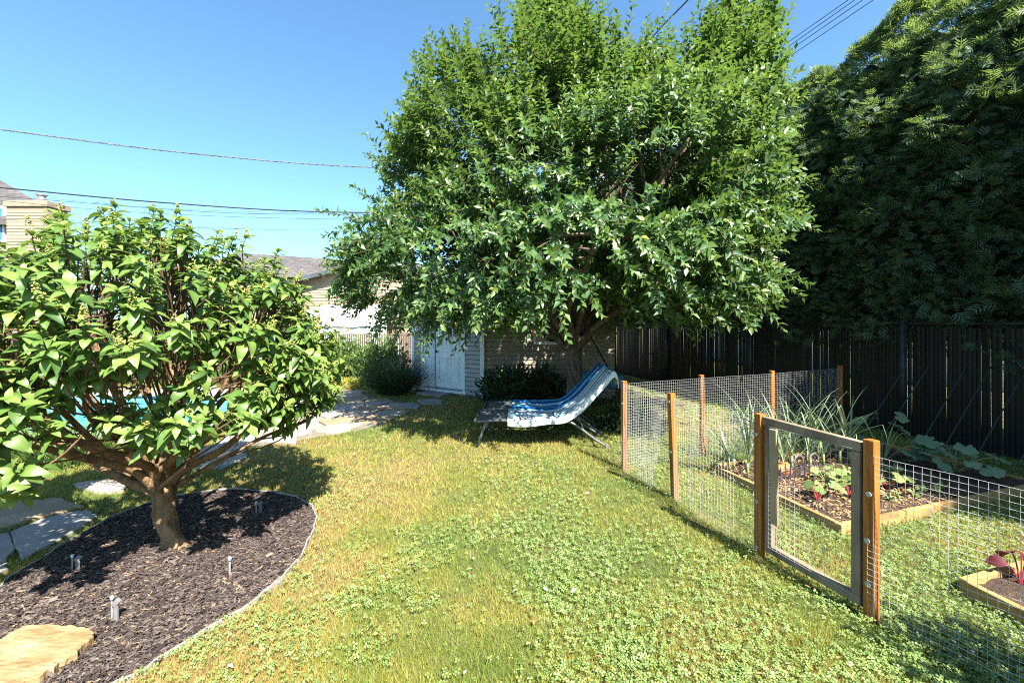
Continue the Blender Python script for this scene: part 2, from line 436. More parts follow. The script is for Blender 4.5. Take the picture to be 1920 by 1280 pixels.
# stepping-stone path beside the mulch
STONES = [
    [(137, 913), (165, 907), (205, 905), (236, 908), (234, 924), (205, 927), (172, 925)],
    [(34, 946), (75, 942), (112, 940), (160, 954), (120, 966), (66, 978), (25, 990), (-30, 1002), (-40, 975)],
    [(20, 1004), (75, 981), (130, 967), (168, 962), (182, 972), (150, 997), (90, 1032), (38, 1058), (32, 1032)],
    [(-90, 1030), (-20, 1012), (14, 1006), (28, 1034), (10, 1060), (-60, 1080)],
    [(-120, 1110), (-60, 1086), (14, 1064), (17, 1074), (-30, 1100), (-100, 1130)],
    [(340, 858), (360, 850), (405, 838), (415, 845), (370, 862)],
    [(750, 761), (772, 757), (788, 762), (784, 768), (758, 768)],
    [(782, 753), (805, 750), (832, 753), (828, 759), (795, 760)],
]
stone_polys = []
path = None
mb = MB()
p0 = [G(x, y) for x, y in ((-60, 985), (20, 985), (20, 1060), (-60, 1090))]
path = tag(mb.add([(p.x, p.y, .004) for p in p0], [(3, 2, 1, 0)]).build('stone_path', M_mortar), kind='structure')
for k, st in enumerate(STONES):
    pl = [G(x, y) for x, y in st]; pl = [(p.x, p.y) for p in pl]
    if sum(pl[i][0] * pl[(i + 1) % len(pl)][1] - pl[(i + 1) % len(pl)][0] * pl[i][1] for i in range(len(pl))) < 0: pl = pl[::-1]
    fine = []
    for i in range(len(pl)):
        a, b = Vector(pl[i]), Vector(pl[(i + 1) % len(pl)])
        for t in (0, .33, .66):
            q = a.lerp(b, t); fine.append((q.x + random.uniform(-.012, .012), q.y + random.uniform(-.012, .012)))
    stone_polys.append(fine)
    MB().prism(fine, 0.0, .035, .008).build('flagstone', [M_stone, M_stone2, M_stone3, M_stone3, M_stone3, M_stone, M_stone3, M_stone3][k], path)

# mulch bed
MULCH_PX = [(150, 1330), (240, 1280), (330, 1226), (450, 1150), (520, 1098), (562, 1050), (585, 1005), (592, 975), (582, 952), (552, 936), (500, 926), (440, 922), (375, 927), (310, 939), (250, 958), (200, 980), (150, 1008), (95, 1042), (40, 1076), (0, 1105), (-80, 1160), (-200, 1260), (-260, 1400), (0, 1480)]
mulch_path = smooth_path([G(x, y) for x, y in MULCH_PX], 5)
mulch_poly = [(p.x, p.y) for p in mulch_path]
mb = MB().add([(x, y, .006) for x, y in mulch_poly], [tuple(range(len(mulch_poly)))])
mo = tag(mb.build('mulch_bed', M_mulch), kind='structure')
if mo.data.polygons[0].normal.z < 0: mo.data.flip_normals()

# ================================================================== LAWN
EXCL = [mulch_poly, patio_poly, far_poly, pool_poly] + stone_polys
# raised-bed frames (world corners): N near-left, long side across, short side along the fence
BED_N = G(1577, 1005); BU = Vector((.95, .31, 0)).normalized(); BV = Vector((-.241, .97, 0)).normalized()
BED_L, BED_W = 2.62, 1.37
def BP(u, v, z=0): return BED_N + BU * u + BV * v + Vector((0, 0, z))
bedA_poly = [tuple(BP(u, v)[:2]) for u, v in ((0, 0), (BED_L, 0), (BED_L, BED_W), (0, BED_W))]
BED2 = G(1797, 1116); B2U = Vector((.955, .297, 0)); B2V = Vector((-.16, .987, 0))
def BP2(u, v, z=0): return BED2 + B2U * u - B2V * v + Vector((0, 0, z))
bedB_poly = [tuple(BP2(u, v)[:2]) for u, v in ((0, 0), (2.0, 0), (2.0, 1.2), (0, 1.2))]
EXCL += [bedA_poly, bedB_poly]
def lawn_points(N, y0, y1, wide=1.32):
    Y = np.exp(RNG.uniform(math.log(y0), math.log(y1), N)); X = RNG.uniform(-wide, wide, N) * Y
    P = np.stack([X, Y, np.zeros(N)], 1)
    ok = (P[:, 0] * FN.x + P[:, 1] * FN.y) < FENCE_D + .3
    for pl in EXCL: ok &= ~inpoly(P, pl)
    return P[ok]
# blades
P = lawn_points(560000, 1.35, 13.5)
nb = len(P); dist = P[:, 1]
patch = .5 * vnoise(P, 1.1, 3) + .3 * vnoise(P, .35, 4) + .2 * vnoise(P, .12, 5)
right = np.clip((P[:, 0] + .3) / 2.2, 0, 1)
ang = RNG.uniform(0, 2 * math.pi, nb); lean = RNG.uniform(.15, 1.2, nb)
ln = RNG.uniform(.022, .05, nb) * (1 + .5 * vnoise(P, .3, 8))
edge_d = np.ones(nb)
wd = .0028 * np.maximum(1, dist / 2.4) * RNG.uniform(.7, 1.4, nb)
up = np.stack([np.cos(ang) * np.sin(lean), np.sin(ang) * np.sin(lean), np.cos(lean)], 1)
sd = np.stack([-np.sin(ang), np.cos(ang), np.zeros(nb)], 1); tw = RNG.uniform(0, math.pi, nb)
sd = np.stack([np.cos(tw), np.sin(tw), np.zeros(nb)], 1)
V = np.empty((nb, 3, 3)); V[:, 0] = P - sd * wd[:, None] / 2; V[:, 1] = P + sd * wd[:, None] / 2; V[:, 2] = P + up * ln[:, None]
var = np.clip((patch - .5) * 1.9 + .41 + .16 * right + RNG.normal(0, .17, nb), 0, 1)
bare = np.minimum(np.hypot(P[:, 0] - G(1022, 1035).x, P[:, 1] - G(1022, 1035).y), np.hypot((P[:, 0] - G(1190, 870).x), P[:, 1] - G(1190, 855).y) / 2)
sel = (bare > .13) | (RNG.random(nb) < .25); V = V[sel]; var = var[sel]; nb = len(V)
tag(np_obj('grass', V.reshape(-1, 3), np.arange(nb * 3).reshape(-1, 3), M_grass, var=np.repeat(var, 3)), 'short mown lawn grass, yellow green and dry in patches', 'grass', kind='stuff')
# clover: three round leaflets each
P = lawn_points(120000, 1.35, 9.5)
dens = np.clip((vnoise(P, .55, 21) * .6 + vnoise(P, .2, 22) * .4) * 1.7 - .62 + .42 * np.clip((P[:, 0] + .2) / 1.6, -.35, 1) - .05 * np.clip(P[:, 1] - 3, 0, 9), .02, .95)
P = P[RNG.random(len(P)) < dens]; nc = len(P)
T = []; TF = []
for k in range(3):
    a = 2 * math.pi * k / 3; c, s = math.cos(a), math.sin(a); b0 = len(T)
    for x, y, z in ((0, .05, 0), (-.46, .75, .1), (0, 1.05, .03), (.46, .75, .1)):
        T.append((x * c - y * s, x * s + y * c, z))
    TF += [(b0, b0 + 3, b0 + 2), (b0, b0 + 2, b0 + 1)]
T = np.array(T); TF = np.array(TF)
nrm = norm(np.stack([RNG.normal(0, .38, nc), RNG.normal(0, .38, nc) - .1, np.ones(nc)], 1))
a = RNG.uniform(0, 6.28, nc); dd = np.stack([np.cos(a), np.sin(a), np.zeros(nc)], 1); dd = dd - nrm * (dd * nrm).sum(1, keepdims=True)
M = frames(dd, nrm); P[:, 2] = RNG.uniform(.018, .05, nc)
V, F = scatter(T, TF, M, P, RNG.uniform(.0085, .0145, nc) * np.maximum(1, P[:, 1] / 4))
tag(np_obj('clover', V, F, M_clover, var=np.repeat(RNG.random(nc), len(T))), 'low clover leaves growing through the lawn', 'clover', kind='stuff')

# fallen leaves and clover blossoms
P = lawn_points(520, 1.5, 8.0); n_ = len(P); P[:, 2] = RNG.uniform(.025, .045, n_); a = RNG.uniform(0, 6.28, n_)
LF = np.array([(0, 0, 0), (-.5, .42, .1), (.5, .42, .1), (0, .48, 0), (0, 1, -.08)]); LFF = np.array([(0, 3, 1), (1, 3, 4), (0, 2, 3), (3, 2, 4)])
sz = RNG.uniform(.015, .045, n_)
V, F = scatter(LF, LFF, frames(np.stack([np.cos(a), np.sin(a), RNG.normal(0, .3, n_)], 1), norm(np.stack([RNG.normal(0, .4, n_), RNG.normal(0, .4, n_), np.ones(n_)], 1))), P, np.stack([sz * .5, sz, sz], 1))
tag(np_obj('fallen_leaves', V, F, leafmat('dry_leaf', [(0, (.2, .1, .04)), (.5, (.34, .2, .08)), (.8, (.4, .34, .12)), (1, (.55, .53, .45))], .1, rough=.8, spec=.2), var=np.repeat(RNG.random(n_), 5)), 'small dry leaves and petals scattered over the lawn', 'leaves', kind='stuff')

# mulch chips
N = 85000; mp = np.array(mulch_poly); lo = mp.min(0); hi = mp.max(0)
lo = np.maximum(lo, (-4.5, 1.2))
P = np.stack([RNG.uniform(lo[0], hi[0], N), RNG.uniform(lo[1], hi[1], N), np.zeros(N)], 1)
P = P[inpoly(P, mulch_poly)]; P = P[np.abs(P[:, 0]) < 1.4 * P[:, 1]]; N = len(P)
T = np.array([(-.5, -.5, -.06), (.5, -.5, -.06), (.5, .5, -.06), (-.5, .5, -.06), (-.4, -.42, .5), (.36, -.45, .42), (.42, .4, .5), (-.36, .45, .4)])
TF = np.array([(4, 5, 6), (4, 6, 7), (0, 1, 5), (0, 5, 4), (1, 2, 6), (1, 6, 5), (3, 0, 4), (3, 4, 7)])
a = RNG.normal(.3, .9, N); dd = np.stack([np.cos(a), np.sin(a), RNG.normal(0, .22, N)], 1)
M = frames(dd, norm(np.stack([RNG.normal(0, .3, N), RNG.normal(0, .3, N), np.ones(N)], 1)))
L = RNG.gamma(1.9, .0075, N) + .007; P[:, 2] = .008 + RNG.uniform(0, .02, N)
V, F = scatter(T, TF, M, P, np.stack([L * RNG.uniform(.12, .35, N), L, RNG.uniform(.002, .006, N)], 1))
tag(np_obj('mulch_chips', V, F, M_chip, var=np.repeat(RNG.random(N), len(T))), 'dark brown shredded bark mulch under the hydrangea tree', 'mulch', kind='stuff')

# edging strip round the mulch
ep = [p for p in mulch_path if p.y > 1.2 and p.x > -3.6]
mb = MB(); m = len(ep)
vs = []
for i, p in enumerate(ep):
    d = (ep[min(i + 1, m - 1)] - ep[max(i - 1, 0)]).normalized(); s = Vector((d.y, -d.x, 0))
    z = .034 + .006 * math.sin(i * .7)
    p = p + s * (.006 * math.sin(i * 1.3) + .004 * math.sin(i * 3.1))
    vs += [p + s * .004, p + s * .004 + Vector((0, 0, z)), p - s * .004 + Vector((0, 0, z)), p - s * .004]
mb.add(vs, [(i * 4 + a, i * 4 + b, i * 4 + 4 + b, i * 4 + 4 + a) for i in range(m - 1) for a, b in ((0, 1), (1, 2), (2, 3))])
tag(mb.build('bed_edging', M_edge), 'thin grey plastic edging curving round the mulch bed', 'edging')

# big ochre slab in the mulch, bottom left
sl = [(-90, 1225), (0, 1199), (45, 1172), (100, 1170), (140, 1174), (172, 1179), (176, 1193), (140, 1226), (100, 1250), (60, 1274), (0, 1292), (-110, 1310)]
fine = []
for i in range(len(sl)):
    a, b = G(*sl[i], .05), G(*sl[(i + 1) % len(sl)], .05)
    for t in (0, .25, .5, .75):
        q = a.lerp(b, t); fine.append((q.x + random.uniform(-.008, .008), q.y + random.uniform(-.008, .008)))
tag(MB().prism(fine[::-1], .0, .055, .004).build('stone_slab', M_slab), 'large flat ochre stone slab lying in the mulch', 'stone')

# ================================================================== PLANT BUILDERS
LEAF5 = np.array([(0, 0, 0), (-.5, .42, .1), (.5, .42, .1), (0, .48, 0), (0, 1, -.08)])
LEAF5F = np.array([(0, 3, 1), (1, 3, 4), (0, 2, 3), (3, 2, 4)])
def big_leaf(nseg=6, droop=.34, fold=.045):
    ys = np.linspace(0, 1, nseg + 1); V = []; F = []
    for y in ys:
        w = float(np.interp(y, [0, .1, .25, .42, .6, .78, .9, 1], [.02, .2, .42, .5, .47, .31, .15, 0]))
        z = -droop * y * y + .12 * math.sin(y * 3)
        V += [(-w, y, z + fold * w * 2), (0, y, z), (w, y, z + fold * w * 2)]
    for i in range(nseg):
        a = i * 3
        for c in (0, 1):
            F += [(a + c, a + c + 1, a + c + 4), (a + c, a + c + 4, a + c + 3)]
    return np.array(V), np.array(F)
BIGLEAF, BIGLEAFF = big_leaf()

def rand_dirs(n, zmin=-1):
    d = norm(RNG.normal(0, 1, (n * 8 + 40, 3))); d = d[d[:, 2] > zmin]
    return d[:n]

def bush(name, label, cat, c, r, h, nleaf, size, mat, group=None, shoots=None, width=.5, upright=.5, stem=True):
    """rounded shrub: leaves in clusters through an uneven dome"""
    c = Vector(c); t = thing(name, label, cat, c, 0, group)
    nl = max(6, nleaf // 40)
    lump = norm(RNG.normal(0, 1, (nl, 3))); lump[:, 2] = np.abs(lump[:, 2])
    C = lump * RNG.uniform(.45, .92, (nl, 1)) * np.array([r, r, h * .9]) + np.array([0, 0, h * .08])
    ci = RNG.integers(0, nl, nleaf)
    P = C[ci] + RNG.normal(0, .17, (nleaf, 3)) * np.array([r, r, h * .6]); P[:, 2] = np.abs(P[:, 2])
    d = norm(P / np.array([r, r, h]) + np.array([0, 0, upright]) + RNG.normal(0, .55, (nleaf, 3)))
    M = frames(d, norm(np.array([0, 0, 1.0]) + RNG.normal(0, .5, (nleaf, 3))))
    S = size * RNG.uniform(.6, 1.25, nleaf)
    V, F = scatter(LEAF5, LEAF5F, M, P + np.array(c), np.stack([S * width, S, S], 1))
    np_obj('foliage', V, F, mat, t, np.repeat(np.clip(RNG.normal(.5, .25, nleaf), 0, 1), 5))
    if stem:
        mb = MB()
        for k in range(7):
            e = Vector(C[k % nl]) * .85; mb.tube([c + Vector((random.uniform(-.05, .05), random.uniform(-.05, .05), 0)), c + e * .5 + Vector((0, 0, .06)), c + e], [.012, .009, .004], 5)
        mb.build('stems', M_twig, t)
    return t

# ================================================================== HYDRANGEA TREE
def hydrangea():
    base = G(325, 1027)
    t = thing('hydrangea_tree', 'small multi-stemmed hydrangea tree with big leaves growing in the mulch', 'tree', base)
    fork = base + Vector((-.10, .03, .42))
    mb = MB()
    tp = smooth_path([base + Vector((.03, 0, -.02)), base + Vector((.0, 0, .06)), base + Vector((-.05, .0, .2)), fork, fork + Vector((-.05, .03, .14))], 4)
    rr = np.interp(np.linspace(0, 1, len(tp)), [0, .12, .3, .6, .85, 1], [.105, .074, .06, .064, .07, .04])
    mb.tube(tp, [r * random.uniform(.93, 1.07) for r in rr], 18)
    mb.v = [tuple(Vector(v) + Vector((1, 0, 0)) * .008 * math.sin(v[2] * 31 + v[1] * 60) + Vector((0, 1, 0)) * .008 * math.sin(v[2] * 27 + v[0] * 70)) for v in mb.v]
    mb.build('trunk', M_bark_h, t, smooth=True)
    cen = Vector((-2.58, 2.95, 1.3)); R = Vector((1.33, 1.33, 1.06))
    heads = []      # (pos, dir)
    tries = 0
    while len(heads) < 690 and tries < 40000:
        tries += 1
        d = norm(RNG.normal(0, 1, (1, 3)))[0]
        if d[2] < -.42: continue
        k = random.uniform(.62, 1.0) ** .6
        if d[2] > .5: k *= random.uniform(.9, 1.06)
        p = Vector((cen.x + d[0] * R.x * k - .2 * max(0, d[2]), cen.y + d[1] * R.y * k, cen.z + d[2] * R.z * k))
        px = 960 + 800 * p.x / p.y; py = HOR - 800 * (p.z - EYE) / p.y
        if p.y < 1.55 or p.z < .62: continue
        if px < 190 and py < 452 - .3 * max(0, px) + 25 * math.sin(px * .05): continue
        if 90 < px < 450 and py > 655 and not (py < 720 and random.random() < .5) and not (d[1] > .1 and py < 790 and random.random() < .4): continue
        if 450 <= px < 560 and py > 810: continue
        low = p.z < 1.02
        az = math.atan2(d[1], d[0])
        # the crown is open low down on the near side, between the drooping side boughs
        if low and d[1] < .55 and not (abs(d[0]) > .8 or random.random() < .05): continue
        if p.z < 1.2 and d[1] > -.1 and abs(d[0]) < .72 and random.random() < .6: continue
        if any((p - q).length < .082 for q, _ in heads): continue
        heads.append((p, Vector(d)))
    for (x, y, Y) in ((345, 770, 2.35), (300, 800, 2.3), (400, 775, 2.45), (370, 795, 2.2), (250, 775, 2.35), (330, 790, 2.15), (430, 765, 2.5), (460, 755, 2.6), (270, 800, 2.2), (560, 690, 2.9), (610, 725, 3.0), (590, 760, 3.05), (540, 770, 2.95), (560, 735, 2.8), (520, 745, 2.75), (500, 700, 2.6), (20, 900, 2.1), (-10, 930, 2.0), (35, 930, 2.15), (-20, 860, 2.2), (60, 660, 2.1), (120, 690, 2.05), (20, 700, 2.0), (90, 620, 1.95), (590, 640, 3.0), (570, 600, 3.0), (620, 690, 3.1), (480, 780, 2.6), (505, 790, 2.75), (470, 725, 2.4), (520, 715, 2.6), (545, 795, 2.95), (600, 700, 2.85), (575, 670, 2.7), (535, 655, 2.6), (615, 750, 3.1), (635, 735, 3.15), (205, 790, 2.2), (225, 760, 2.3), (380, 745, 2.35), (310, 755, 2.3), (350, 830, 2.35), (290, 830, 2.3), (70, 740, 2.15), (30, 765, 2.05), (110, 735, 2.2), (150, 700, 2.1), (200, 690, 2.1)):
        p = AT(x, y, Y); heads.append((p, (p - cen).normalized()))
    # main stems: heads grouped by direction
    ns = 22; sd = []
    for k in range(ns):
        a = 2 * math.pi * k / ns + random.uniform(-.2, .2); el = random.choice([.45, .6, .8, .95, 1.2])
        sd.append(Vector((math.cos(a) * math.cos(el), math.sin(a) * math.cos(el), math.sin(el))))
    sd += [Vector((-.97, -.15, .12)), Vector((-.95, .2, .22)), Vector((.93, .1, .3)), Vector((.8, -.3, .35)), Vector((0, 0, 1))]
    groups = [[] for _ in sd]
    for p, d in heads:
        v = (p - fork).normalized(); k = max(range(len(sd)), key=lambda i: sd[i].dot(v)); groups[k].append((p, d))
    mbb = MB(); mbt = MB(); LP = []; LD = []; LU = []; LS = []; LV = []; BPs = []
    for k, g in enumerate(groups):
        if not g: continue
        mean = sum((p for p, _ in g), Vector()) / len(g); v = mean - fork
        perp = Vector((random.uniform(-1, 1), random.uniform(-1, 1), random.uniform(-.3, .6))) * .07
        st = fork + Vector((random.uniform(-.05, .05), random.uniform(-.05, .05), random.uniform(-.08, .1)))
        side = Vector((v.x, v.y, 0)).normalized() * .1 if v.z > .6 else Vector((0, 0, .03))
        pts = smooth_path([fork + Vector((0, 0, -.08)), st + v * .12, st + v * .33 + perp + side, st + v * .6 - perp * .6 + side * .5, st + v * .82], 4)
        r0 = .015 + .0016 * len(g) ** .75
        r0 = min(r0 * .72, .026) * (1.35 if k >= ns else 1)
        mbb.tube(pts, [r0 * (1.25 - .85 * i / (len(pts) - 1)) * random.uniform(.9, 1.12) for i in range(len(pts))], 8)
        for p, d in g:
            j = int((.6 + .4 * random.random()) * (len(pts) - 1)); a = pts[j]; L = (p - a).length
            td = ((p - a).normalized() * .5 + Vector((0, 0, .55)) + d * .35).normalized()
            mid = a.lerp(p, .55) + Vector((random.uniform(-.06, .06), random.uniform(-.06, .06), -.10 * L))
            tw = smooth_path([a, mid, p - td * .1, p], 3)
            mbt.tube(tw, [.0055 * (1 - .6 * i / (len(tw) - 1)) for i in range(len(tw))], 5, False)
            for q in range(random.choice([1, 2, 2, 3])):
                e = tw[random.randrange(len(tw) // 2, len(tw))]; an = random.uniform(0, 6.28)
                LP.append(e); LD.append(Vector((math.cos(an), math.sin(an), random.uniform(-.5, .2))).normalized()); LU.append(Vector((random.uniform(-.4, .4), random.uniform(-.4, .4), 1))); LS.append(random.uniform(.08, .12)); LV.append(random.uniform(0, .35))
            # leaves in opposite pairs up the last 25 cm of the twig, largest below
            n_pair = random.choice([3, 4, 4, 5])
            phase = random.uniform(0, math.pi)
            ax = td.orthogonal().normalized(); ay = td.cross(ax)
            for q in range(n_pair):
                f = q / max(1, n_pair - 1); pos = p - td * (.1 * (1 - f)) 
                for h in range(random.choice([3, 3, 4])):
                    an = phase + q * .9 + h * 1.75 + random.uniform(-.3, .3)
                    rd = ax * math.cos(an) + ay * math.sin(an)
                    spread = .2 + .75 * f if q == n_pair - 1 else .1 + .35 * f
                    ld = (rd + td * spread + Vector((0, 0, random.uniform(-.28, .12)))).normalized()
                    LP.append(pos); LD.append(ld); LU.append(td + Vector((random.uniform(-.3, .3), random.uniform(-.3, .3), .5)))
                    LS.append(random.choice([random.uniform(.06, .1), random.uniform(.085, .13)]) * (.7 + .3 * (1 - f) if q else .9)); LV.append(min(1, max(0, random.gauss(.35 + .4 * f, .17))))
            if random.random() < .36 and p.z > 1.0: BPs.append((p + td * .01, td))
    mbb.build('branches', M_bark_h, t, smooth=True); mbt.build('twigs', M_twig, t)
    LP, LD, LU, LS = map(lambda a: np.array([tuple(x) if hasattr(x, '__len__') else x for x in a]), (LP, LD, LU, LS))
    V, F = scatter(BIGLEAF, BIGLEAFF, frames(LD, norm(LU)), LP, np.stack([LS * RNG.uniform(.44, .56, len(LS)), LS, LS * RNG.uniform(.5, 1.7, len(LS))], 1))
    rib = np.tile(np.tile([-.03, .16, -.03], len(BIGLEAF) // 3), len(LV)); np_obj('crown', V, F, M_hyd, t, np.clip(np.repeat(LV, len(BIGLEAF)) + rib, 0, 1), smooth=True)
    # flower buds: small cones of beads
    P = []; S = []
    for p, d in BPs:
        hgt = random.uniform(.05, .1)
        for i in range(34):
            f = random.random(); r = .022 * (1 - f * .8); a = random.uniform(0, 6.28); ax = d.orthogonal().normalized(); ay = d.cross(ax)
            P.append(tuple(p + d * (f * hgt) + (ax * math.cos(a) + ay * math.sin(a)) * r)); S.append(random.uniform(.004, .0075))
    P = np.array(P); S = np.array(S); O = np.array([(1, 0, 0), (-1, 0, 0), (0, 1, 0), (0, -1, 0), (0, 0, 1), (0, 0, -1)], float)
    OF = np.array([(0, 2, 4), (2, 1, 4), (1, 3, 4), (3, 0, 4), (2, 0, 5), (1, 2, 5), (3, 1, 5), (0, 3, 5)])
    V, F = scatter(O, OF, np.repeat(np.eye(3)[None], len(P), 0), P, S)
    tag(np_obj('flower_buds', V, F, M_bud, t, np.repeat(RNG.random(len(P)), 6)), kind='stuff')
hydrangea()

# ================================================================== SHADE TREE
def shade_tree():
    base = Vector((1.0, 7.05, 0)); fork = base + Vector((0.02, 0, 1.12))
    t = thing('shade_tree', 'tall leafy tree with forked trunk behind the loungers by the shed', 'tree', base)
    mb = MB()
    tp = smooth_path([base, base + Vector((-.02, 0, .12)), base + Vector((.03, 0, .6)), fork, fork + Vector((.02, 0, .25))], 5)
    mb.tube(tp, list(np.interp(np.linspace(0, 1, len(tp)), [0, .12, .4, .8, 1], [.2, .14, .115, .13, .09])), 14)
    mb.build('trunk', M_bark_c, t, smooth=True)
    E = [  # crown lobes: centre, radii
        ((1.2, 7.0, 3.7), (2.5, 2.4, 1.85)), ((-1.1, 6.7, 2.75), (1.25, 1.4, 1.02)), ((-.75, 6.9, 3.95), (1.15, 1.3, 1.1)),
        ((2.85, 6.9, 3.9), (1.15, 1.4, 1.9)), ((.7, 7.0, 5.75), (.62, .9, 1.1)), ((-.8, 7.0, 4.75), (.85, 1.1, .95)),
        ((3.5, 6.9, 5.4), (.66, .9, 1.15)), ((2.15, 7.0, 4.85), (.8, 1.0, .8)), ((.9, 5.0, 2.3), (1.5, .9, .75)), ((2.25, 5.3, 2.45), (1.0, .9, .85)),
        ((-.35, 5.5, 2.3), (1.1, .9, .75)), ((-1.75, 6.5, 2.3), (.7, .9, .55)), ((1.8, 5.1, 3.3), (1.2, .8, .9)), ((1.3, 8.8, 3.6), (2.2, 1.4, 1.8)), ((3.3, 6.7, 3.0), (.6, .8, 1.1)), ((.1, 5.5, 3.3), (1.0, .8, .85))]
    EC = np.array([e[0] for e in E]); ER = np.array([e[1] for e in E])
    # limbs
    mbl = MB(); tips = []
    for c, r in E:
        c = Vector(c); mid = fork.lerp(c, .45) + Vector((random.uniform(-.15, .15), random.uniform(-.15, .15), .25 if c.z > 3 else .12))
        pts = smooth_path([fork + Vector((0, 0, -.06)), fork.lerp(mid, .4) + Vector((random.uniform(-.05, .05), 0, .05)), mid, c, c + (c - mid).normalized() * .5], 4)
        mbl.tube(pts, list(np.interp(np.linspace(0, 1, len(pts)), [0, .4, 1], [.07, .045, .012])), 8)
        for k in range(9):
            j = int(len(pts) * random.uniform(.45, .98)); a = pts[min(j, len(pts) - 1)]
            d = Vector(rand_dirs(1, -.2)[0]); b = c + Vector((d.x * r[0], d.y * r[1], d.z * r[2])) * .82
            if b.z < 1.55: b.z = 1.55
            q = smooth_path([a, a.lerp(b, .5) + Vector((0, 0, .08)), b], 3)
            mbl.tube(q, list(np.linspace(.018, .005, len(q))), 5, False)
    # the low bough reaching right, seen beside the trunk
    mbl.tube(smooth_path([fork, Vector((1.3, 6.8, 1.5)), Vector((1.62, 6.4, 1.72)), Vector((1.9, 6.0, 2.1))], 4), list(np.linspace(.05, .02, 13)), 7)
    mbl.tube(smooth_path([fork + Vector((0, 0, -.05)), Vector((.75, 7.0, 1.45)), Vector((.45, 6.9, 1.75)), Vector((.2, 6.8, 2.2))], 4), list(np.linspace(.06, .025, 13)), 7)
    mbl.build('limbs', M_bark_c, t, smooth=True)
    # leafy shoots
    n = 26000; k = RNG.choice(len(E), n, p=(w := (ER.prod(1) ** .82)) / w.sum()); d = norm(RNG.normal(0, 1, (n, 3)))
    rr = RNG.uniform(.35, 1.0, n) ** .55
    wob = 1 + .12 * np.sin(d[:, 0] * 5 + k) * np.sin(d[:, 2] * 6 + 2 * k) + .08 * np.sin(d[:, 1] * 9 + k * 1.7)
    P = EC[k] + d * ER[k] * (rr * wob)[:, None]
    q = (((P[:, None, :] - EC[None]) / ER[None]) ** 2).sum(2); q[np.arange(n), k] = 9
    P = P[(q.min(1) > .5) & (P[:, 2] > 1.5)]; 
    bot = 1.68 + .24 * (vnoise(P, .5, 31) - .5) + .12 * np.abs(P[:, 0] - 1) * (P[:, 1] < 6.6) * (P[:, 0] > 1)
    bot = bot + .3 * np.exp(-((P[:, 0] - .9) / .8) ** 2) * (P[:, 1] < 7.4)
    P = P[P[:, 2] > bot]
    q = np.sin(P[:, 0] * 4.3 + 1.4 * np.sin(P[:, 2] * 2.3)) * np.sin(P[:, 1] * 4.1 + 1.2 * np.sin(P[:, 0] * 2.7)) + .8 * np.sin(P[:, 2] * 5.1 + 1.8 * np.sin(P[:, 0] * 1.9 + P[:, 1]))
    P = P[RNG.random(len(P)) < np.clip(.58 + .6 * q, .06, 1)][:5500]
    # long leaders standing out of the top
    k = RNG.choice(np.where(P[:, 2] > 4.6)[0], 150); ext = P[k] + np.array([0, 0, .2]); nl = len(ext)
    P = np.concatenate([P, ext])
    n = len(P)
    cen = np.array([1.1, 7.0, 3.2]); o = norm((P - cen) / np.array([1, 1, .9]))
    upw = np.clip((P[:, 2] - 2.2) / 2.5, -.35, 1)[:, None] * np.array([0, 0, 1.0])
    D = norm(o * .75 + upw * .9 + RNG.normal(0, .33, (n, 3))); L = RNG.uniform(.28, .6, n) * np.where(P[:, 2] > 4.8, 1.15, 1)
    L[-nl:] = RNG.uniform(.35, .7, nl); D[-nl:] = norm(D[-nl:] * .45 + np.array([0, 0, 1.0]))
    per = 23
    f = (np.arange(per) + .5) / per
    A = norm(np.cross(D, np.array([.3, .2, 1.0]))); B = np.cross(D, A)
    ph = RNG.uniform(0, 6.28, n)
    sag = -.12 * (1 - np.clip(upw[:, 2:], 0, 1))
    pos = P[:, None] + D[:, None] * (L[:, None] * f)[..., None]; pos[..., 2] += (sag * f ** 2)
    an = ph[:, None] + np.arange(per) * 2.4 + RNG.normal(0, .25, (n, per))
    rd = A[:, None] * np.cos(an)[..., None] + B[:, None] * np.sin(an)[..., None]
    ld = rd + D[:, None] * (.35 + .75 * f[None, :, None]) + np.array([0, 0, -.32]) + RNG.normal(0, .15, rd.shape)
    un = D[:, None] + np.array([0, 0, .7]) + RNG.normal(0, .45, rd.shape)
    S = (RNG.uniform(.08, .142, (n, per)) * (1.1 - .4 * f[None] ** 2)).reshape(-1)
    M = frames(ld.reshape(-1, 3), norm(un.reshape(-1, 3)))
    V, F = scatter(LEAF5, LEAF5F, M, pos.reshape(-1, 3), np.stack([S * RNG.uniform(.4, .52, len(S)), S, S * RNG.uniform(.4, 1.8, len(S))], 1))
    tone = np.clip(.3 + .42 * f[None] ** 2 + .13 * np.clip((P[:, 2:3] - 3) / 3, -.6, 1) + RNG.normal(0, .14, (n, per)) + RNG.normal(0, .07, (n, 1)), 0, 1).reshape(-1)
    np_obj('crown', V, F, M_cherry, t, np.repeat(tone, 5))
    tri = np.array([(math.cos(a), math.sin(a)) for a in (0, 2.09, 4.19)])
    E0 = P + D * L[:, None]; E0[:, 2] += sag[:, 0]
    TV = np.concatenate([P[:, None] + .004 * (A[:, None] * tri[None, :, :1] + B[:, None] * tri[None, :, 1:]), E0[:, None] + .0015 * (A[:, None] * tri[None, :, :1] + B[:, None] * tri[None, :, 1:])], 1)
    TFc = np.array([(0, 1, 4, 3), (1, 2, 5, 4), (2, 0, 3, 5)])
    np_obj('twigs', TV.reshape(-1, 3), (TFc[None] + (np.arange(n) * 6)[:, None, None]).reshape(-1, 4), M_twig, t)
shade_tree()

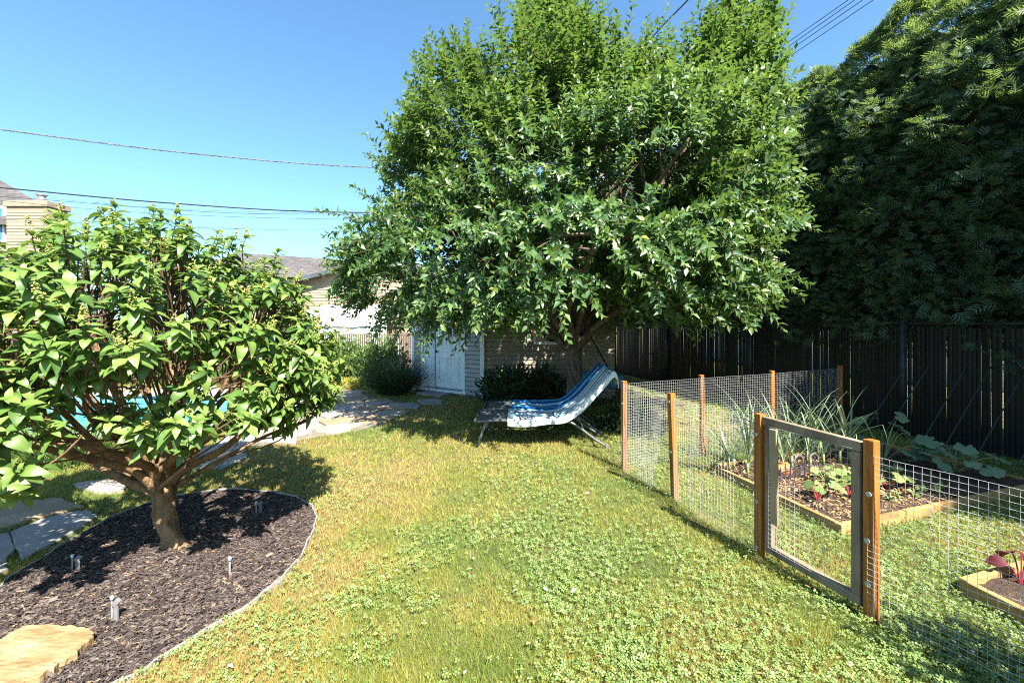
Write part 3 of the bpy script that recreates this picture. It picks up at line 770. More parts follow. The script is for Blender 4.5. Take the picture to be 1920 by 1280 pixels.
# ================================================================== CEDAR HEDGE
def cedar_hedge():
    t = thing('cedar_hedge', 'tall dark green cedar hedge rising behind the black slatted fence', 'hedge', FP(5, 7.6))
    T = []; TF = []
    def blade(a, b, w, z=0):
        i = len(T); a = np.array(a); b = np.array(b); m = a + (b - a) * .45; d = (b - a)[:2]; d = d / np.linalg.norm(d); s = np.array([-d[1], d[0]]) * w
        T.extend([(a[0], a[1], z), (m[0] + s[0], m[1] + s[1], z - .02), (b[0], b[1], z - .05), (m[0] - s[0], m[1] - s[1], z - .02)]); TF.extend([(i, i + 2, i + 1), (i, i + 3, i + 2)])
    blade((0, 0), (0, 1.0), .03)
    for i, y in enumerate((.1, .32, .55)):
        L = .66 * (1 - y * .5)
        for s in (-1, 1):
            b = (s * L * .66, y + L * .66); blade((0, y), b, .055, -.02 * i)
    Tn = np.array(T); Tn[:, 2] -= .14 * Tn[:, 1] ** 2; TFn = np.array(TF)
    P = []; D = []; S = []
    Nn = np.array(FN); Dn = np.array(FD)
    def top(s): return 6.05 + .13 * np.sin(s * 1.9) + .1 * np.sin(s * 4.3 + 1) + .1 * np.sin(s * 9.1)
    def half(s, z):
        u = np.clip((top(s) - z) / 1.7, 0, 1)
        return (.2 + .72 * u ** .8) * (1 + .2 * np.sin(s * 5.3 + 1.4 * np.sin(z * 2.1)) * np.sin(z * 3.7 + np.sin(s * 3)) + .17 * np.sin(s * 12 + 2 * np.sin(z * 5)) * np.sin(z * 11 + 1.5 * np.sin(s * 7)) + .1 * np.sin(z * 8 + s * 2))
    for (s0, s1, n, big) in ((1.9, 9.2, 46000, 1.12), (9.2, 15.5, 13000, 1.35), (-2.4, 1.9, 7000, 2.0)):
        s = RNG.uniform(s0, s1, n); H = top(s); zb = np.where(s < 7, 1.2, 1.5) + .14 * np.sin(s * 6)
        z = zb + (H - zb) * RNG.uniform(0, 1, n); z = np.where(RNG.random(n) < .12, H - np.abs(RNG.normal(0, .14, n)), z)
        side = np.where(RNG.random(n) < .72, -1.0, 1.0); dep = RNG.uniform(.1, 1, n) ** .4
        d = 7.68 + side * half(s, z) * dep
        P.append(Nn[None] * d[:, None] + Dn[None] * s[:, None] + np.array([0, 0, 1.0]) * z[:, None])
        D.append(Nn[None] * (side * .9)[:, None] + np.array([0, 0, 1.0]) * (RNG.uniform(-.25, .65, n) + .8 * np.clip(1 - (H - z) / .8, 0, 1))[:, None] + RNG.normal(0, .75, (n, 3)))
        S.append(RNG.uniform(.085, .18, n) * big)
    # taller cedars beyond the frame, whose shade reaches the bed
    for s in np.arange(-6.4, -2.4, 1.3):
        n = 3600; H = 9.8 + random.uniform(-.5, .4); c = FP(s, 7.9); z = 1.2 + (H - 1.2) * RNG.random(n); az = RNG.uniform(0, 6.28, n)
        r = np.clip(1.06 - ((z - 1.2) / (H - 1.2)) ** 5, .06, 1) * 2.05 * RNG.random(n) ** .45
        P.append(np.stack([c.x + np.cos(az) * r, c.y + np.sin(az) * r, z], 1)); D.append(np.stack([np.cos(az), np.sin(az), RNG.uniform(-.3, .7, n)], 1)); S.append(RNG.uniform(.4, .65, n))
        MB().tube([Vector((c.x, c.y, 0)), Vector((c.x, c.y, H - 1))], [.14, .03], 7).build('trunk', M_cedarbark, t)
    s = -2.0
    while s < 15.4:
        a = FP(s, 7.68 + random.uniform(-.08, .08)); MB().tube([a, a + Vector((.03, .02, 1.5)), a + Vector((0, 0, 4.9))], [.085, .07, .02], 7).build('trunk', M_cedarbark, t)
        s += random.uniform(.7, .95)
    # dense dead-twig heart
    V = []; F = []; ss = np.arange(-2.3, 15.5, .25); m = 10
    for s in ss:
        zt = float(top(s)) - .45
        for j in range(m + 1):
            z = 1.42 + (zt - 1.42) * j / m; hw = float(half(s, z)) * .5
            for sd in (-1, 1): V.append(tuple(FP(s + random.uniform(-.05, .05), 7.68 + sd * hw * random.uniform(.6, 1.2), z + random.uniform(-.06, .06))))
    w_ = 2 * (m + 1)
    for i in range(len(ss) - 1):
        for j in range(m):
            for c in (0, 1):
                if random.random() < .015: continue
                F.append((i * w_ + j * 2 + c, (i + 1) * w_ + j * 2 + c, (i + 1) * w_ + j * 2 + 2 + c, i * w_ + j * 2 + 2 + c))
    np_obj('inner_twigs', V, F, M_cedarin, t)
    P = np.concatenate(P); D = np.concatenate(D); S = np.concatenate(S)
    q = np.sin(P[:, 0] * 6.1 + 1.3 * np.sin(P[:, 2] * 3.3)) * np.sin(P[:, 1] * 5.7 + 1.1 * np.sin(P[:, 0] * 4)) + np.sin(P[:, 2] * 7.3 + 2 * np.sin(P[:, 1] * 3.1)) * .7
    ok = RNG.random(len(P)) < np.clip(.85 + .45 * q, .35, 1); P = P[ok]; D = D[ok]; S = S[ok]; n = len(P)
    up = norm(np.array([0, 0, 1.0]) + RNG.normal(0, .5, (n, 3)))
    V, F = scatter(Tn, TFn, frames(D, up), P, S)
    tone = np.clip(RNG.beta(2.2, 2.6, n) * .85 + .4 * np.clip((P[:, 2] - 4.4) / 1.3, 0, 1), 0, .965); tone[RNG.random(n) < .006] = 1  # yellower towards the top: young growth, plus the sunlit band put into the colour
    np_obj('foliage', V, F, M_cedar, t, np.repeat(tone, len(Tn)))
    # bare branch showing through at the right
    q = [AT(1852, 322, 6.0), AT(1820, 300, 5.9), AT(1800, 262, 5.8), AT(1786, 222, 5.75)]
    q = [Vector((FN * (6.75) + FD * 3)) * 0 + p for p in q]
    mb = MB(); mb.tube(smooth_path(q, 4), list(np.linspace(.02, .006, 13)), 6); mb.tube([q[1], AT(1770, 290, 5.8)], [.009, .004], 5)
    mb.build('bare_branch', M_cedarbark, t)
cedar_hedge()

# ================================================================== BLACK FENCE
def black_fence():
    t = thing('privacy_fence', 'black chain-link fence filled with upright privacy slats below the cedar hedge', 'fence', FP(5))
    rz = math.atan2(FD.y, FD.x); Rm = Matrix.Rotation(rz, 3, 'Z'); HT = 1.5; pitch = .046
    sec = [(-.0234, .002), (-.0234, -.002), (-.009, -.0065), (.009, -.0065), (.0234, -.002), (.0234, .002)]
    sm = MB().add([(x, y, .045) for x, y in sec] + [(x, y, HT - .005) for x, y in sec], [(i, (i + 1) % 6, 6 + (i + 1) % 6, 6 + i) for i in range(6)] + [(11, 10, 9, 8, 7, 6)]).mesh('slat'); sm.materials.append(M_slat)
    s = 1.3
    while s < 14.3:
        o = bpy.data.objects.new('slat', sm); COL.objects.link(o); o.parent = t
        o.location = FP(s + random.gauss(0, .0005)) - FP(5) + Vector((0, 0, random.uniform(-.012, .006))); o.rotation_euler = (random.gauss(0, .004), random.gauss(0, .0035), rz + math.pi + random.gauss(0, .03)); o.location += FN * (.003 if int(round(s / pitch)) % 2 else 0)
        if random.random() < (.16 if 2.6 < s < 5.4 else .025): o.scale.x = random.uniform(.86, .95)
        s += pitch
    mb = MB(); s = -7.0
    while s < 1.28:
        mb.box(FP(s, z=HT / 2 + .02), (.0385, .007, HT - .05), Rm); s += pitch
    tag(mb.build('slats_beyond_frame', M_slat, t), kind='stuff')
    # zigzag mesh wires between the slats, on both faces
    V = []; F = []; nseg = 32
    ss = np.arange(1.3, 14.2, pitch); zz = np.linspace(.03, HT + .03, nseg + 1)
    for i, s0 in enumerate(ss):
        a = FP(s0 - pitch / 2); pts = []
        for j, z in enumerate(zz):
            sg = 1 if j % 2 else -1
            pts.append(a + FD * (sg * pitch * .52) - FN * (.006 * sg if i % 2 else -.006 * sg) + Vector((0, 0, z)))
        b0 = len(V)
        for p in pts:
            for q in (FD * .0022, -FN * .0022 - FD * .0012, FN * .0022 - FD * .0012): V.append(tuple(p + q))
        for j in range(nseg):
            for q in range(3):
                F.append((b0 + j * 3 + q, b0 + j * 3 + (q + 1) % 3, b0 + j * 3 + 3 + (q + 1) % 3, b0 + j * 3 + 3 + q))
    tag(np_obj('chain_link_wire', V, F, M_slat, t), kind='stuff')
    mb = MB().tube([FP(-7, FENCE_D + .03, HT + .04), FP(14.4, FENCE_D + .03, HT + .04)], .021, 8); mb.build('top_rail', M_blackp, t, smooth=True)
    for s in (-6, -3.5, -1, 1.5, 4.0, 6.5, 9.0, 11.5, 14.0):
        p = FP(s, FENCE_D - .012); mb = MB().tube([p, p + Vector((0, 0, HT + .06))], .036, 10); o = mb.build('post', M_blackp, t, smooth=True)
        MB().tube([p + Vector((0, 0, HT + .06)), p + Vector((0, 0, HT + .085))], [.04, .02], 10).build('cap', M_blackp, o)
black_fence()

# ================================================================== BROWN BACK FENCE
def back_fence():
    t = thing('back_fence', 'brown chain-link fence with slats behind the flower bed and pool', 'fence', (-6, 13, 0))
    mb = MB(); x = -16.5
    while x < 2.4:
        mb.box((x, 13, .6), (.05, .008, 1.16)); x += .066
    tag(mb.build('slats', M_brslat, t), kind='stuff')
    V = []; F = []; xs = np.arange(-16.5, 2.4, .066)
    for x in xs:
        b0 = len(V)
        for j in range(19):
            sg = .036 if j % 2 else -.036; p = (x + .033 + sg, 12.99, .03 + j * .0675)
            V += [(p[0] - .0022, p[1], p[2]), (p[0] + .0022, p[1] - .003, p[2]), (p[0] + .0022, p[1] + .003, p[2])]
        for j in range(18):
            for q in range(3): F.append((b0 + j * 3 + q, b0 + j * 3 + (q + 1) % 3, b0 + j * 3 + 3 + (q + 1) % 3, b0 + j * 3 + 3 + q))
    tag(np_obj('chain_link_wire', V, F, M_edge, t), kind='stuff')
    for x in np.arange(-16.2, 2.5, 2.6):
        MB().tube([(x, 13.02, 0), (x, 13.02, 1.24)], .03, 8).build('post', M_brslat, t, smooth=True)
    MB().tube([(-16.5, 13.03, 1.2), (2.4, 13.03, 1.2)], .02, 8).build('top_rail', M_brslat, t, smooth=True)
back_fence()

# ================================================================== SHED
def shed():
    A = Vector((-.60, 8.73, 0)); B = Vector((-2.24, 9.80, 0)); HT = 2.15; E = Vector((2.1, 8.73, 0))
    C = Vector((-2.55, 11.3, 0)); Dp = Vector((2.1, 11.3, 0))
    t = thing('garden_shed', 'small vinyl-sided shed with pale double door in the tree shade', 'shed', A)
    poly = [A, E, Dp, C, B]
    cc = sum(poly, Vector()) / 5
    MB().prism([tuple((p + (cc - p).normalized() * .05)[:2]) for p in poly], 0, HT).build('wall_core', M_vinyl, t)
    bh = .092
    def siding(p, q, z0, z1, mat, gaps=()):
        d = (q - p); L = d.length; d.normalize(); nrm = Vector((d.y, -d.x, 0))
        z = z0
        while z < z1 - .01:
            segs = [(0, L)]
            for (g0, g1, h0, h1) in gaps:
                if z + bh > h0 + .02 and z < h1 - .02:
                    ns = []
                    for a, b in segs:
                        if g0 > a: ns.append((a, min(b, g0)))
                        if g1 < b: ns.append((max(a, g1), b))
                    segs = ns
            for a, b in segs:
                if b - a < .03: continue
                p0 = p + d * a; p1 = p + d * b; v = []
                for pt in (p0, p1):
                    v += [pt + nrm * .026 + Vector((0, 0, z)), pt + nrm * .008 + Vector((0, 0, z + bh - .014)), pt - nrm * .02 + Vector((0, 0, z + bh - .014)), pt - nrm * .02 + Vector((0, 0, z))]
                MB().add(v, [(0, 4, 5, 1), (1, 5, 6, 2), (2, 6, 7, 3), (3, 7, 4, 0), (0, 1, 2, 3), (7, 6, 5, 4)]).build('siding_board', mat, t)
            z += bh
    # door wall: left part, door, right part (measured from B)
    d = (A - B); L = d.length; d.normalize(); nrm = Vector((d.y, -d.x, 0))
    x0, x1, dh = .30, 1.45, 1.98
    siding(B, A, .06, HT, M_vinyl, [(x0 - .05, x1 + .05, 0, dh + .06)])
    siding(A, E, .06, HT, M_vinylb, [(1.05, 1.55, 1.12, 1.62)])
    siding(C, B, .06, HT, M_vinyl)
    for p, m in ((A, M_white), (B, M_white)):
        MB().box(p + Vector((0, 0, HT / 2)) + (nrm * .0), (.09, .09, HT), Matrix.Rotation(math.atan2(d.y, d.x) + (.35 if p is A else -.3), 3, 'Z')).build('corner_trim', M_white, t, bevel=.006)
    def wp(u, z, out): return B + d * u + nrm * out + Vector((0, 0, z))
    def wbox(u0, u1, z0, z1, o0, o1): 
        mb = MB(); mb.bar(wp((u0 + u1) / 2, z0, (o0 + o1) / 2), wp((u0 + u1) / 2, z1, (o0 + o1) / 2), u1 - u0, o1 - o0, d); return mb
    split = x0 + .36
    for (a, b, nm) in ((x0, split - .012, 'narrow'), (split + .012, x1, 'wide')):
        leaf = wbox(a, b, .14, dh, -.015, .012).build('door', M_white, t, bevel=.003)
        cols = [(a + .05, b - .05)] if nm == 'narrow' else [(a + .09, (a + b) / 2 - .03), ((a + b) / 2 + .03, b - .09)]
        for (u0, u1) in cols:
            for (z0, z1) in ((.28, .82), (1.0, dh - .1)):
                for (p0, p1, q0, q1) in ((u0, u1, z0, z0 + .025), (u0, u1, z1 - .025, z1), (u0, u0 + .025, z0 + .025, z1 - .025), (u1 - .025, u1, z0 + .025, z1 - .025)):
                    wbox(p0, p1, q0, q1, .0121, .022).build('moulding', M_white, leaf)
                wbox(u0 + .05, u1 - .05, z0 + .05, z1 - .05, .0121, .02).build('panel', M_white, leaf, bevel=.006)
        if nm == 'wide':
            k = wp(a + .06, .92, .02); MB().tube([k, k + nrm * .03, k + nrm * .035, k + nrm * .06], [.012, .012, .028, .022], 10).build('handle', M_knob, leaf, smooth=True)
    for (a, b) in ((x0 - .06, x0 - .006), (x1 + .006, x1 + .06), (split - .01, split + .01)):
        wbox(a, b, .1, dh + .05, -.01, .03).build('door_frame', M_vinyl if a == split - .01 else M_white, t, bevel=.004)
    wbox(x0 - .06, x1 + .06, dh + .051, dh + .11, -.01, .03).build('door_frame', M_white, t)
    wbox(x0 - .12, x1 + .1, .05, .098, -.02, .06).build('door_sill', M_white, t, bevel=.005)
    wbox(.0, L, .0, .05, -.02, .012).build('base_sill', M_stone3, t)
    # window on the beige wall
    y = A.y - .022
    fr = MB()
    for (c, sz) in (((A.x + 1.3, y, 1.135), (.52, .05, .05)), ((A.x + 1.3, y, 1.605), (.52, .05, .05)), ((A.x + 1.065, y, 1.37), (.05, .05, .42)), ((A.x + 1.535, y, 1.37), (.05, .05, .42))): fr.box(c, sz)
    wf = fr.build('window_frame', M_white, t); MB().box((A.x + 1.3, A.y + .02, 1.37), (.46, .01, .46)).build('pane', M_dkglass, wf)
    # roof with eaves
    rp = [p + (p - cc).normalized() * .22 for p in poly]; ap = cc + Vector((0, 0, HT + .75))
    mb = MB().add([tuple(p + Vector((0, 0, HT))) for p in rp] + [tuple(p + Vector((0, 0, HT + .07))) for p in rp] + [tuple(ap)],
        [(i, (i + 1) % 5, 5 + (i + 1) % 5, 5 + i) for i in range(5)] + [(5 + i, 5 + (i + 1) % 5, 10) for i in range(5)] + [(4, 3, 2, 1, 0)])
    mb.build('roof', M_shingle, t)
    s = MB().box(B + d * .85 + nrm * .28 + Vector((0, 0, .03)), (.7, .32, .06), Matrix.Rotation(math.atan2(d.y, d.x), 3, 'Z')).build('door_step', M_stone3, t, bevel=.01)
shed()

# ================================================================== LOUNGERS
LX = [(-.46, .33), (-.2, .345), (.1, .345), (.4, .335), (.62, .35), (.76, .42), (.92, .56), (1.08, .735), (1.24, .92)]
prof = smooth_path([Vector((x, 0, z)) for x, z in LX], 4)
def lounger(y0, label, dx):
    t = thing('sun_lounger', label, 'sun lounger', (dx, y0 + .3, 0), rad(-1.5), 'sun loungers under the tree')
    o = Vector((0, 0, 0))
    for s in (-.3, .3):
        MB().tube([p + Vector((0, s, -.012)) for p in prof], .014, 8).build('side_rail', M_metal, t, smooth=True, world=False)
        leg = smooth_path([Vector((.55, s * .95, .33)), Vector((.72, s * .95, .32)), Vector((.86, s * .97, .24)), Vector((1.02, s, .12)), Vector((1.18, s * 1.02, .022))], 4)
        lg = MB().tube(leg, .017, 8).build('leg', M_metal, t, smooth=True, world=False)
        MB().tube([Vector((1.185, s * 1.02 - .02, .024)), Vector((1.185, s * 1.02 + .02, .024))], .024, 10).build('foot', M_plast, lg, world=False)
        MB().tube([Vector((.8, s * .9, .46)), Vector((.9, s * .95, .215))], .009, 6).build('back_stay', M_metal, t, smooth=True, world=False)
        MB().tube(smooth_path([Vector((-.3, s * .95, .33)), Vector((-.36, s * .97, .2)), Vector((-.42, s, .01))], 3), .017, 8).build('leg', M_metal, t, smooth=True, world=False)
    for x, z in ((-.46, .32), (1.24, .91), (.55, .33), (1.08, .08)):
        MB().tube([(x, -.3, z), (x, .3, z)], .013, 8).build('cross_bar', M_metal, t, smooth=True, world=False)
    V = []; F = []; nr = 9
    for p in prof:
        for j in range(nr):
            y = -.295 + .59 * j / (nr - 1); V.append((p.x, y, p.z - .018 * (1 - (2 * j / (nr - 1) - 1) ** 2)))
    for i in range(len(prof) - 1):
        for j in range(nr - 1): F.append((i * nr + j, (i + 1) * nr + j, (i + 1) * nr + j + 1, i * nr + j + 1))
    ob = np_obj('sling', V, F, M_sling, t, smooth=True, world=False)
    m = ob.modifiers.new('thick', 'SOLIDIFY'); m.thickness = .003
    return t
l1 = lounger(5.30, 'nearer grey sling lounger under the pale striped towel', .0)
l2 = lounger(6.02, 'farther grey sling lounger under the bright blue striped towel', .06)

def towel(l, label, mat, x_start, near_drop, far_drop, back_drop, seed):
    rs = np.random.default_rng(seed); base = [p for p in prof if p.x > x_start]
    # over the top and down the back
    top = base[-1]
    path = list(base) + [top + Vector((.035, 0, .012)), top + Vector((.06, 0, -.03)), top + Vector((.07, 0, -.03 - back_drop * .5)), top + Vector((.075, 0, -.03 - back_drop))]
    path = smooth_path(path, 2)
    ys = np.concatenate([np.linspace(-.33, -.31, 2), np.linspace(-.29, .29, 22), np.linspace(.31, .33, 2)]); drops = {}
    V = []; var = []
    cols = []
    kd = 6
    for j in range(kd): cols.append((-.325, -near_drop * (1 - j / kd), 0.0))
    for y in np.linspace(-.31, .31, 26): cols.append((y, 0.0, 1.0))
    for j in range(1, kd + 1): cols.append((.325, -far_drop * j / kd, 0.0))
    total = near_drop + .62 + far_drop
    ph = rs.uniform(0, 6.28, 6)
    for i, p in enumerate(path):
        f = i / (len(path) - 1)
        for (y, dz, flat) in cols:
            wv = .006 * math.sin(y * 23 + f * 5 + ph[0]) + .008 * math.sin(f * 17 + y * 6 + ph[1]) + .004 * math.sin(y * 47 + ph[2])
            sag = -.015 * (1 - (y / .3) ** 2) if flat else 0
            hang = dz * (1 + .22 * math.sin(f * 9 + ph[3]) + .12 * math.sin(f * 23 + ph[4]))
            yy = y + (1 - flat) * (.012 * math.sin(f * 21 + dz * 9 + ph[5])) * (1 if dz else 0)
            V.append((p.x + (.2 * -dz * 0), yy, p.z + .016 + sag + wv + hang))
            arc = (near_drop + dz) if (dz < 0 and y < 0) else (near_drop + y + .31 if flat else near_drop + .62 - dz)
            var.append(min(.999, max(0, arc / total)))
    m = len(cols); F = [(i * m + j, (i + 1) * m + j, (i + 1) * m + j + 1, i * m + j + 1) for i in range(len(path) - 1) for j in range(m - 1)]
    o = np_obj('beach_towel', V, F, mat, None, var, smooth=True)
    o.location = l.location; o.rotation_euler = l.rotation_euler
    md = o.modifiers.new('thick', 'SOLIDIFY'); md.thickness = .006
    tag(o, label, 'towel', 'beach towels on the loungers')
towel(l1, 'pale grey, white and blue striped towel draped over the nearer lounger', M_tow2, -.1, .075, .02, .12, 5)
towel(l2, 'vivid blue striped towel draped over the farther lounger', M_tow1, -.12, .03, .03, .12, 9)

# rolled pool cover and pole behind the loungers
c0, c1 = Vector((1.12, 7.3, .62)), Vector((1.86, 7.15, .55))
t = thing('pool_cover_roll', 'blue solar pool cover rolled on a reel behind the loungers', 'pool cover', (1.5, 7.2, 0))
pts = [c0.lerp(c1, i / 14) for i in range(15)]
MB().tube(pts, [.13 + .01 * math.sin(i * 1.9) + .006 * math.sin(i * 4.7) for i in range(15)], 18).build('roll', M_cover, t, smooth=True)
MB().tube([c0 + (c0 - c1) * .08, c1 + (c1 - c0) * .08], .03, 10).build('axle', M_metal, t, smooth=True)
for e in (c0 + (c0 - c1) * .06, c1 + (c1 - c0) * .06):
    for s in (-.22, .22): MB().tube([e, Vector((e.x + s * .25, e.y + s, 0))], .014, 6).build('stand_leg', M_metal, t)
p = AT(1136, 632, 6.7); q = Vector((1.95, 6.6, .0))
tag(MB().tube([Vector((1.38, 8.5, 1.62)), q], .014, 8).build('pole', M_green, smooth=True), 'green plastic pole leaning beside the rolled pool cover', 'pole')

# ================================================================== WIRE GARDEN FENCE
PH = .935
gp = {'P1': G(1170, 880), 'P2': G(1266, 936), 'P3': G(1425, 1041), 'P4': G(1634, 1166), 'B1': G(1318, 855), 'B2': G(1447, 835), 'B3': G(1575, 810)}
fence = thing('wire_garden_fence', 'low welded wire mesh fence on orange stained posts round the vegetable beds', 'fence', gp['P1'])
lean = {'P2': Vector((-.035, .0, 0)), 'P1': Vector((.0, 0, 0)), 'B1': Vector((-.02, 0, 0))}
frz = math.atan2(FD.y, FD.x)
for k, p in gp.items():
    top = p + Vector((0, 0, PH + (.0 if k in ('P1', 'P2') else .01))) + lean.get(k, Vector())
    w = .05 if k[0] == 'P' else .046
    po = MB().bar(p - Vector((0, 0, .02)), top, w, w, FN).build('post', M_post, fence, bevel=.003)
    hs = {'P4': (.2, .42, .66), 'P3': (.06, .36, .8), 'P2': (.42, .86), 'P1': (.3, .7)}.get(k, ())
    for h in hs:
        c = p.lerp(top, h / PH) - FN * (w / 2 + .001) + FD * random.uniform(-.006, .004)
        MB().tube([c, c - FN * .004], .0135, 14).build('washer', M_washer, po)
def mesh_panel(a, b, z1, cell=.03, r=.0009, jit=.0, parent=None, z0=.01, name='wire_mesh', off=Vector(), sag=.0):
    """welded mesh: upright and level wires"""
    a = a + off; b = b + off
    L = (b - a).length; d = (b - a) / L; nn = Vector((d.y, -d.x, 0)); mb = MB()
    nx = int(L / cell); nz = int((z1 - z0) / cell)
    def pt(u, z):
        bulge = jit * math.sin(u * 5.1 + z * 3) * math.sin(math.pi * min(1, max(0, u / L))) + jit * .5 * math.sin(u * 13 + z * 7)
        return a + d * u + nn * bulge + Vector((0, 0, z - sag * math.sin(math.pi * u / L)))
    V = []
    for i in range(nx + 1):
        u = L * i / nx; mb.tube([pt(u, z0 + (z1 - z0) * k / 6) for k in range(7)], r, 3, False)
    for j in range(nz + 1):
        z = z0 + (z1 - z0) * j / nz; m = max(6, int(L / .12)); mb.tube([pt(L * k / m, z) for k in range(m + 1)], r, 3, False)
    o = mb.build(name, M_wire, parent); tag(o, kind='stuff'); return o
offp = -FN * .028
mesh_panel(gp['P1'], gp['P2'], .91, parent=fence, off=offp, jit=.006)
mesh_panel(gp['P2'], gp['P3'], .90, parent=fence, off=offp, jit=.008)
end = gp['P4'] + (G(1872, 1282) - gp['P4']) * 1.0; far_end = gp['P4'] + (end - gp['P4']).normalized() * 2.2
mesh_panel(gp['P4'], far_end, .87, parent=fence, off=offp, jit=.012, sag=.015)
offb = Vector((0, -.026, 0))
mesh_panel(gp['P1'], gp['B1'], .91, parent=fence, off=offb, jit=.006)
mesh_panel(gp['B1'], gp['B2'], .91, parent=fence, off=offb, jit=.006)
mesh_panel(gp['B2'], gp['B3'], .91, parent=fence, off=offb, jit=.006)
ep_ = far_end; MB().bar(ep_, ep_ + Vector((0, 0, PH)), .05, .05, FN).build('post', M_post, fence, bevel=.003)

# gate
ga, gb = gp['P3'], gp['P4']; gd = (gb - ga).normalized(); gn = Vector((gd.y, -gd.x, 0)); GL = (gb - ga).length
gate = thing('garden_gate', 'grey weathered wooden gate frame with wire mesh between two orange posts', 'gate', gb)
u0, u1 = .05, GL - .045
def gpt(u, z, o=0.0): return ga + gd * u + gn * o + Vector((0, 0, z))
rail = .055
MB().bar(gpt(-.0, .905, -.005), gpt(u1, .895, -.005), .038, rail, gn).build('top_rail', M_grey, gate, bevel=.003)
MB().bar(gpt(u0, .085), gpt(u1, .085), .038, .05, gn).build('bottom_rail', M_grey, gate, bevel=.003)
MB().bar(gpt(u0 + .024, .111), gpt(u0 + .024, .875), .048, .036, gd).build('stile', M_grey, gate, bevel=.003)
MB().bar(gpt(u1 - .022, .111), gpt(u1 - .022, .865), .044, .036, gd).build('stile', M_grey, gate, bevel=.003)
MB().bar(gpt(u0 + .085, .27, .03), gpt(u0 + .075, .872, .03), .052, .02, gd).build('loose_board', M_pale, gate, bevel=.003)
mesh_panel(gpt(u0 + .03, 0), gpt(u1 - .03, 0), .88, z0=.1, parent=gate, off=gn * .021, jit=.002)
MB().bar(gpt(u1 + .0, .74, -.03), gpt(u1, .925, -.03), .035, .012, gd).build('hinge', M_blackp, gate, bevel=.002)
MB().bar(gpt(GL - .0, .74, -.03), gpt(GL, .92, -.03), .045, .01, gd).build('hinge', M_blackp, gate, bevel=.002)
MB().bar(gpt(u1 - .02, .04, -.028), gpt(u1 - .02, .16, -.028), .05, .012, gd).build('hinge', M_blackp, gate, bevel=.002)
mb = MB(); mb.box(gpt(-.01, .89, -.036), (.05, .03, .022), Matrix.Rotation(frz, 3, 'Z')); mb.tube([gpt(-.04, .885, -.05), gpt(.12, .885, -.05)], .006, 8); mb.tube([gpt(-.03, .885, -.05), gpt(-.045, .91, -.09), gpt(-.05, .912, -.1)], .007, 8)
mb.build('latch', M_blackp, gate)

# ================================================================== RAISED BEDS
def raised_bed(name, label, P, L, Wd, h, cuts):
    t = thing(name, label, 'raised bed', P(0, 0)); th = .04
    def board(u0, v0, u1, v1, hh=h): 
        a = P(u0, v0, hh / 2 - .005); b = P(u1, v1, hh / 2 - .005); MB().bar(a, b, th, hh + .01).build('board', M_bed, t, bevel=.004)
    e = th / 2; xs = [0] + cuts + [L]
    for a, b in zip(xs[:-1], xs[1:]): board(a + .003, e, b - .003, e, h + random.uniform(-.006, .006))
    board(0, Wd - e, L, Wd - e); board(e, th + .002, e, Wd - th - .002); board(L - e, th + .002, L - e, Wd - th - .002)
    # uneven soil
    nu, nv = int(L / .06), int(Wd / .06); V = []; F = []
    for i in range(nu + 1):
        for j in range(nv + 1):
            p = P(th + (L - 2 * th) * i / nu, th + (Wd - 2 * th) * j / nv, h - .03 + random.uniform(-.012, .014) + .012 * math.sin(j * .9)); V.append(tuple(p))
    for i in range(nu):
        for j in range(nv): F.append((i * (nv + 1) + j, (i + 1) * (nv + 1) + j, (i + 1) * (nv + 1) + j + 1, i * (nv + 1) + j + 1))
    np_obj('soil', V, F, M_soil, t, smooth=True); return t
raised_bed('raised_bed', 'long timber raised bed full of vegetables behind the wire gate', BP, BED_L, BED_W, .085, [.72, 1.06, 1.45])
raised_bed('raised_bed', 'small timber raised bed with red chard at the right edge', BP2, 2.0, 1.2, .10, [])

# straw chips on the soil
N = 2600; uu = RNG.uniform(.06, 1.6, N); vv = RNG.uniform(.06, 1.3, N); P = np.array([tuple(BP(u, v, .07)) for u, v in zip(uu, vv)]); a = RNG.uniform(0, 6.28, N)
V, F = scatter(np.array([(-.5, -.5, 0), (.5, -.5, .1), (.5, .5, .2), (-.5, .5, .1)]), np.array([(0, 1, 2, 3)]), frames(np.stack([np.cos(a), np.sin(a), RNG.normal(0, .3, N)], 1), norm(np.stack([RNG.normal(0, .4, N), RNG.normal(0, .4, N), np.ones(N)], 1))), P, np.stack([RNG.uniform(.004, .012, N), RNG.uniform(.012, .04, N), np.full(N, .01)], 1))
tag(np_obj('straw_mulch', V, F, leafmat('straw', [(0, (.16, .08, .035)), (1, (.46, .3, .14))], 0, rough=.9, spec=.1), var=np.repeat(RNG.random(N), 4)), 'loose straw and bark bits on the raised bed soil', 'mulch', kind='stuff')

def strap_leaf(V, F, var, base, az, L, w, rise, kink, tone, n=9):
    """long folded leaf that arches and may break over at 'kink'"""
    d = Vector((math.cos(az), math.sin(az), 0)); s = Vector((-d.y, d.x, 0)); p = Vector(base); el = rise; b0 = len(V)
    for i in range(n + 1):
        f = i / n; ww = w * (1 - f ** 2.2) * (.6 + .4 * min(1, f * 6)) + .0006
        nrm = d * -math.sin(el) + Vector((0, 0, math.cos(el)))
        V += [tuple(p - s * ww + nrm * ww * .5), tuple(p), tuple(p + s * ww + nrm * ww * .5)]; var += [tone + .15 * f] * 3
        st = L / n; p = p + (d * math.cos(el) + Vector((0, 0, math.sin(el)))) * st
        el -= .05 + .09 * f
        if kink and abs(f - kink) < .5 / n: el -= random.uniform(.9, 1.7)
    for i in range(n):
        for c in (0, 1): F.append((b0 + i * 3 + c, b0 + i * 3 + c + 1, b0 + i * 3 + 4 + c, b0 + i * 3 + 3 + c))

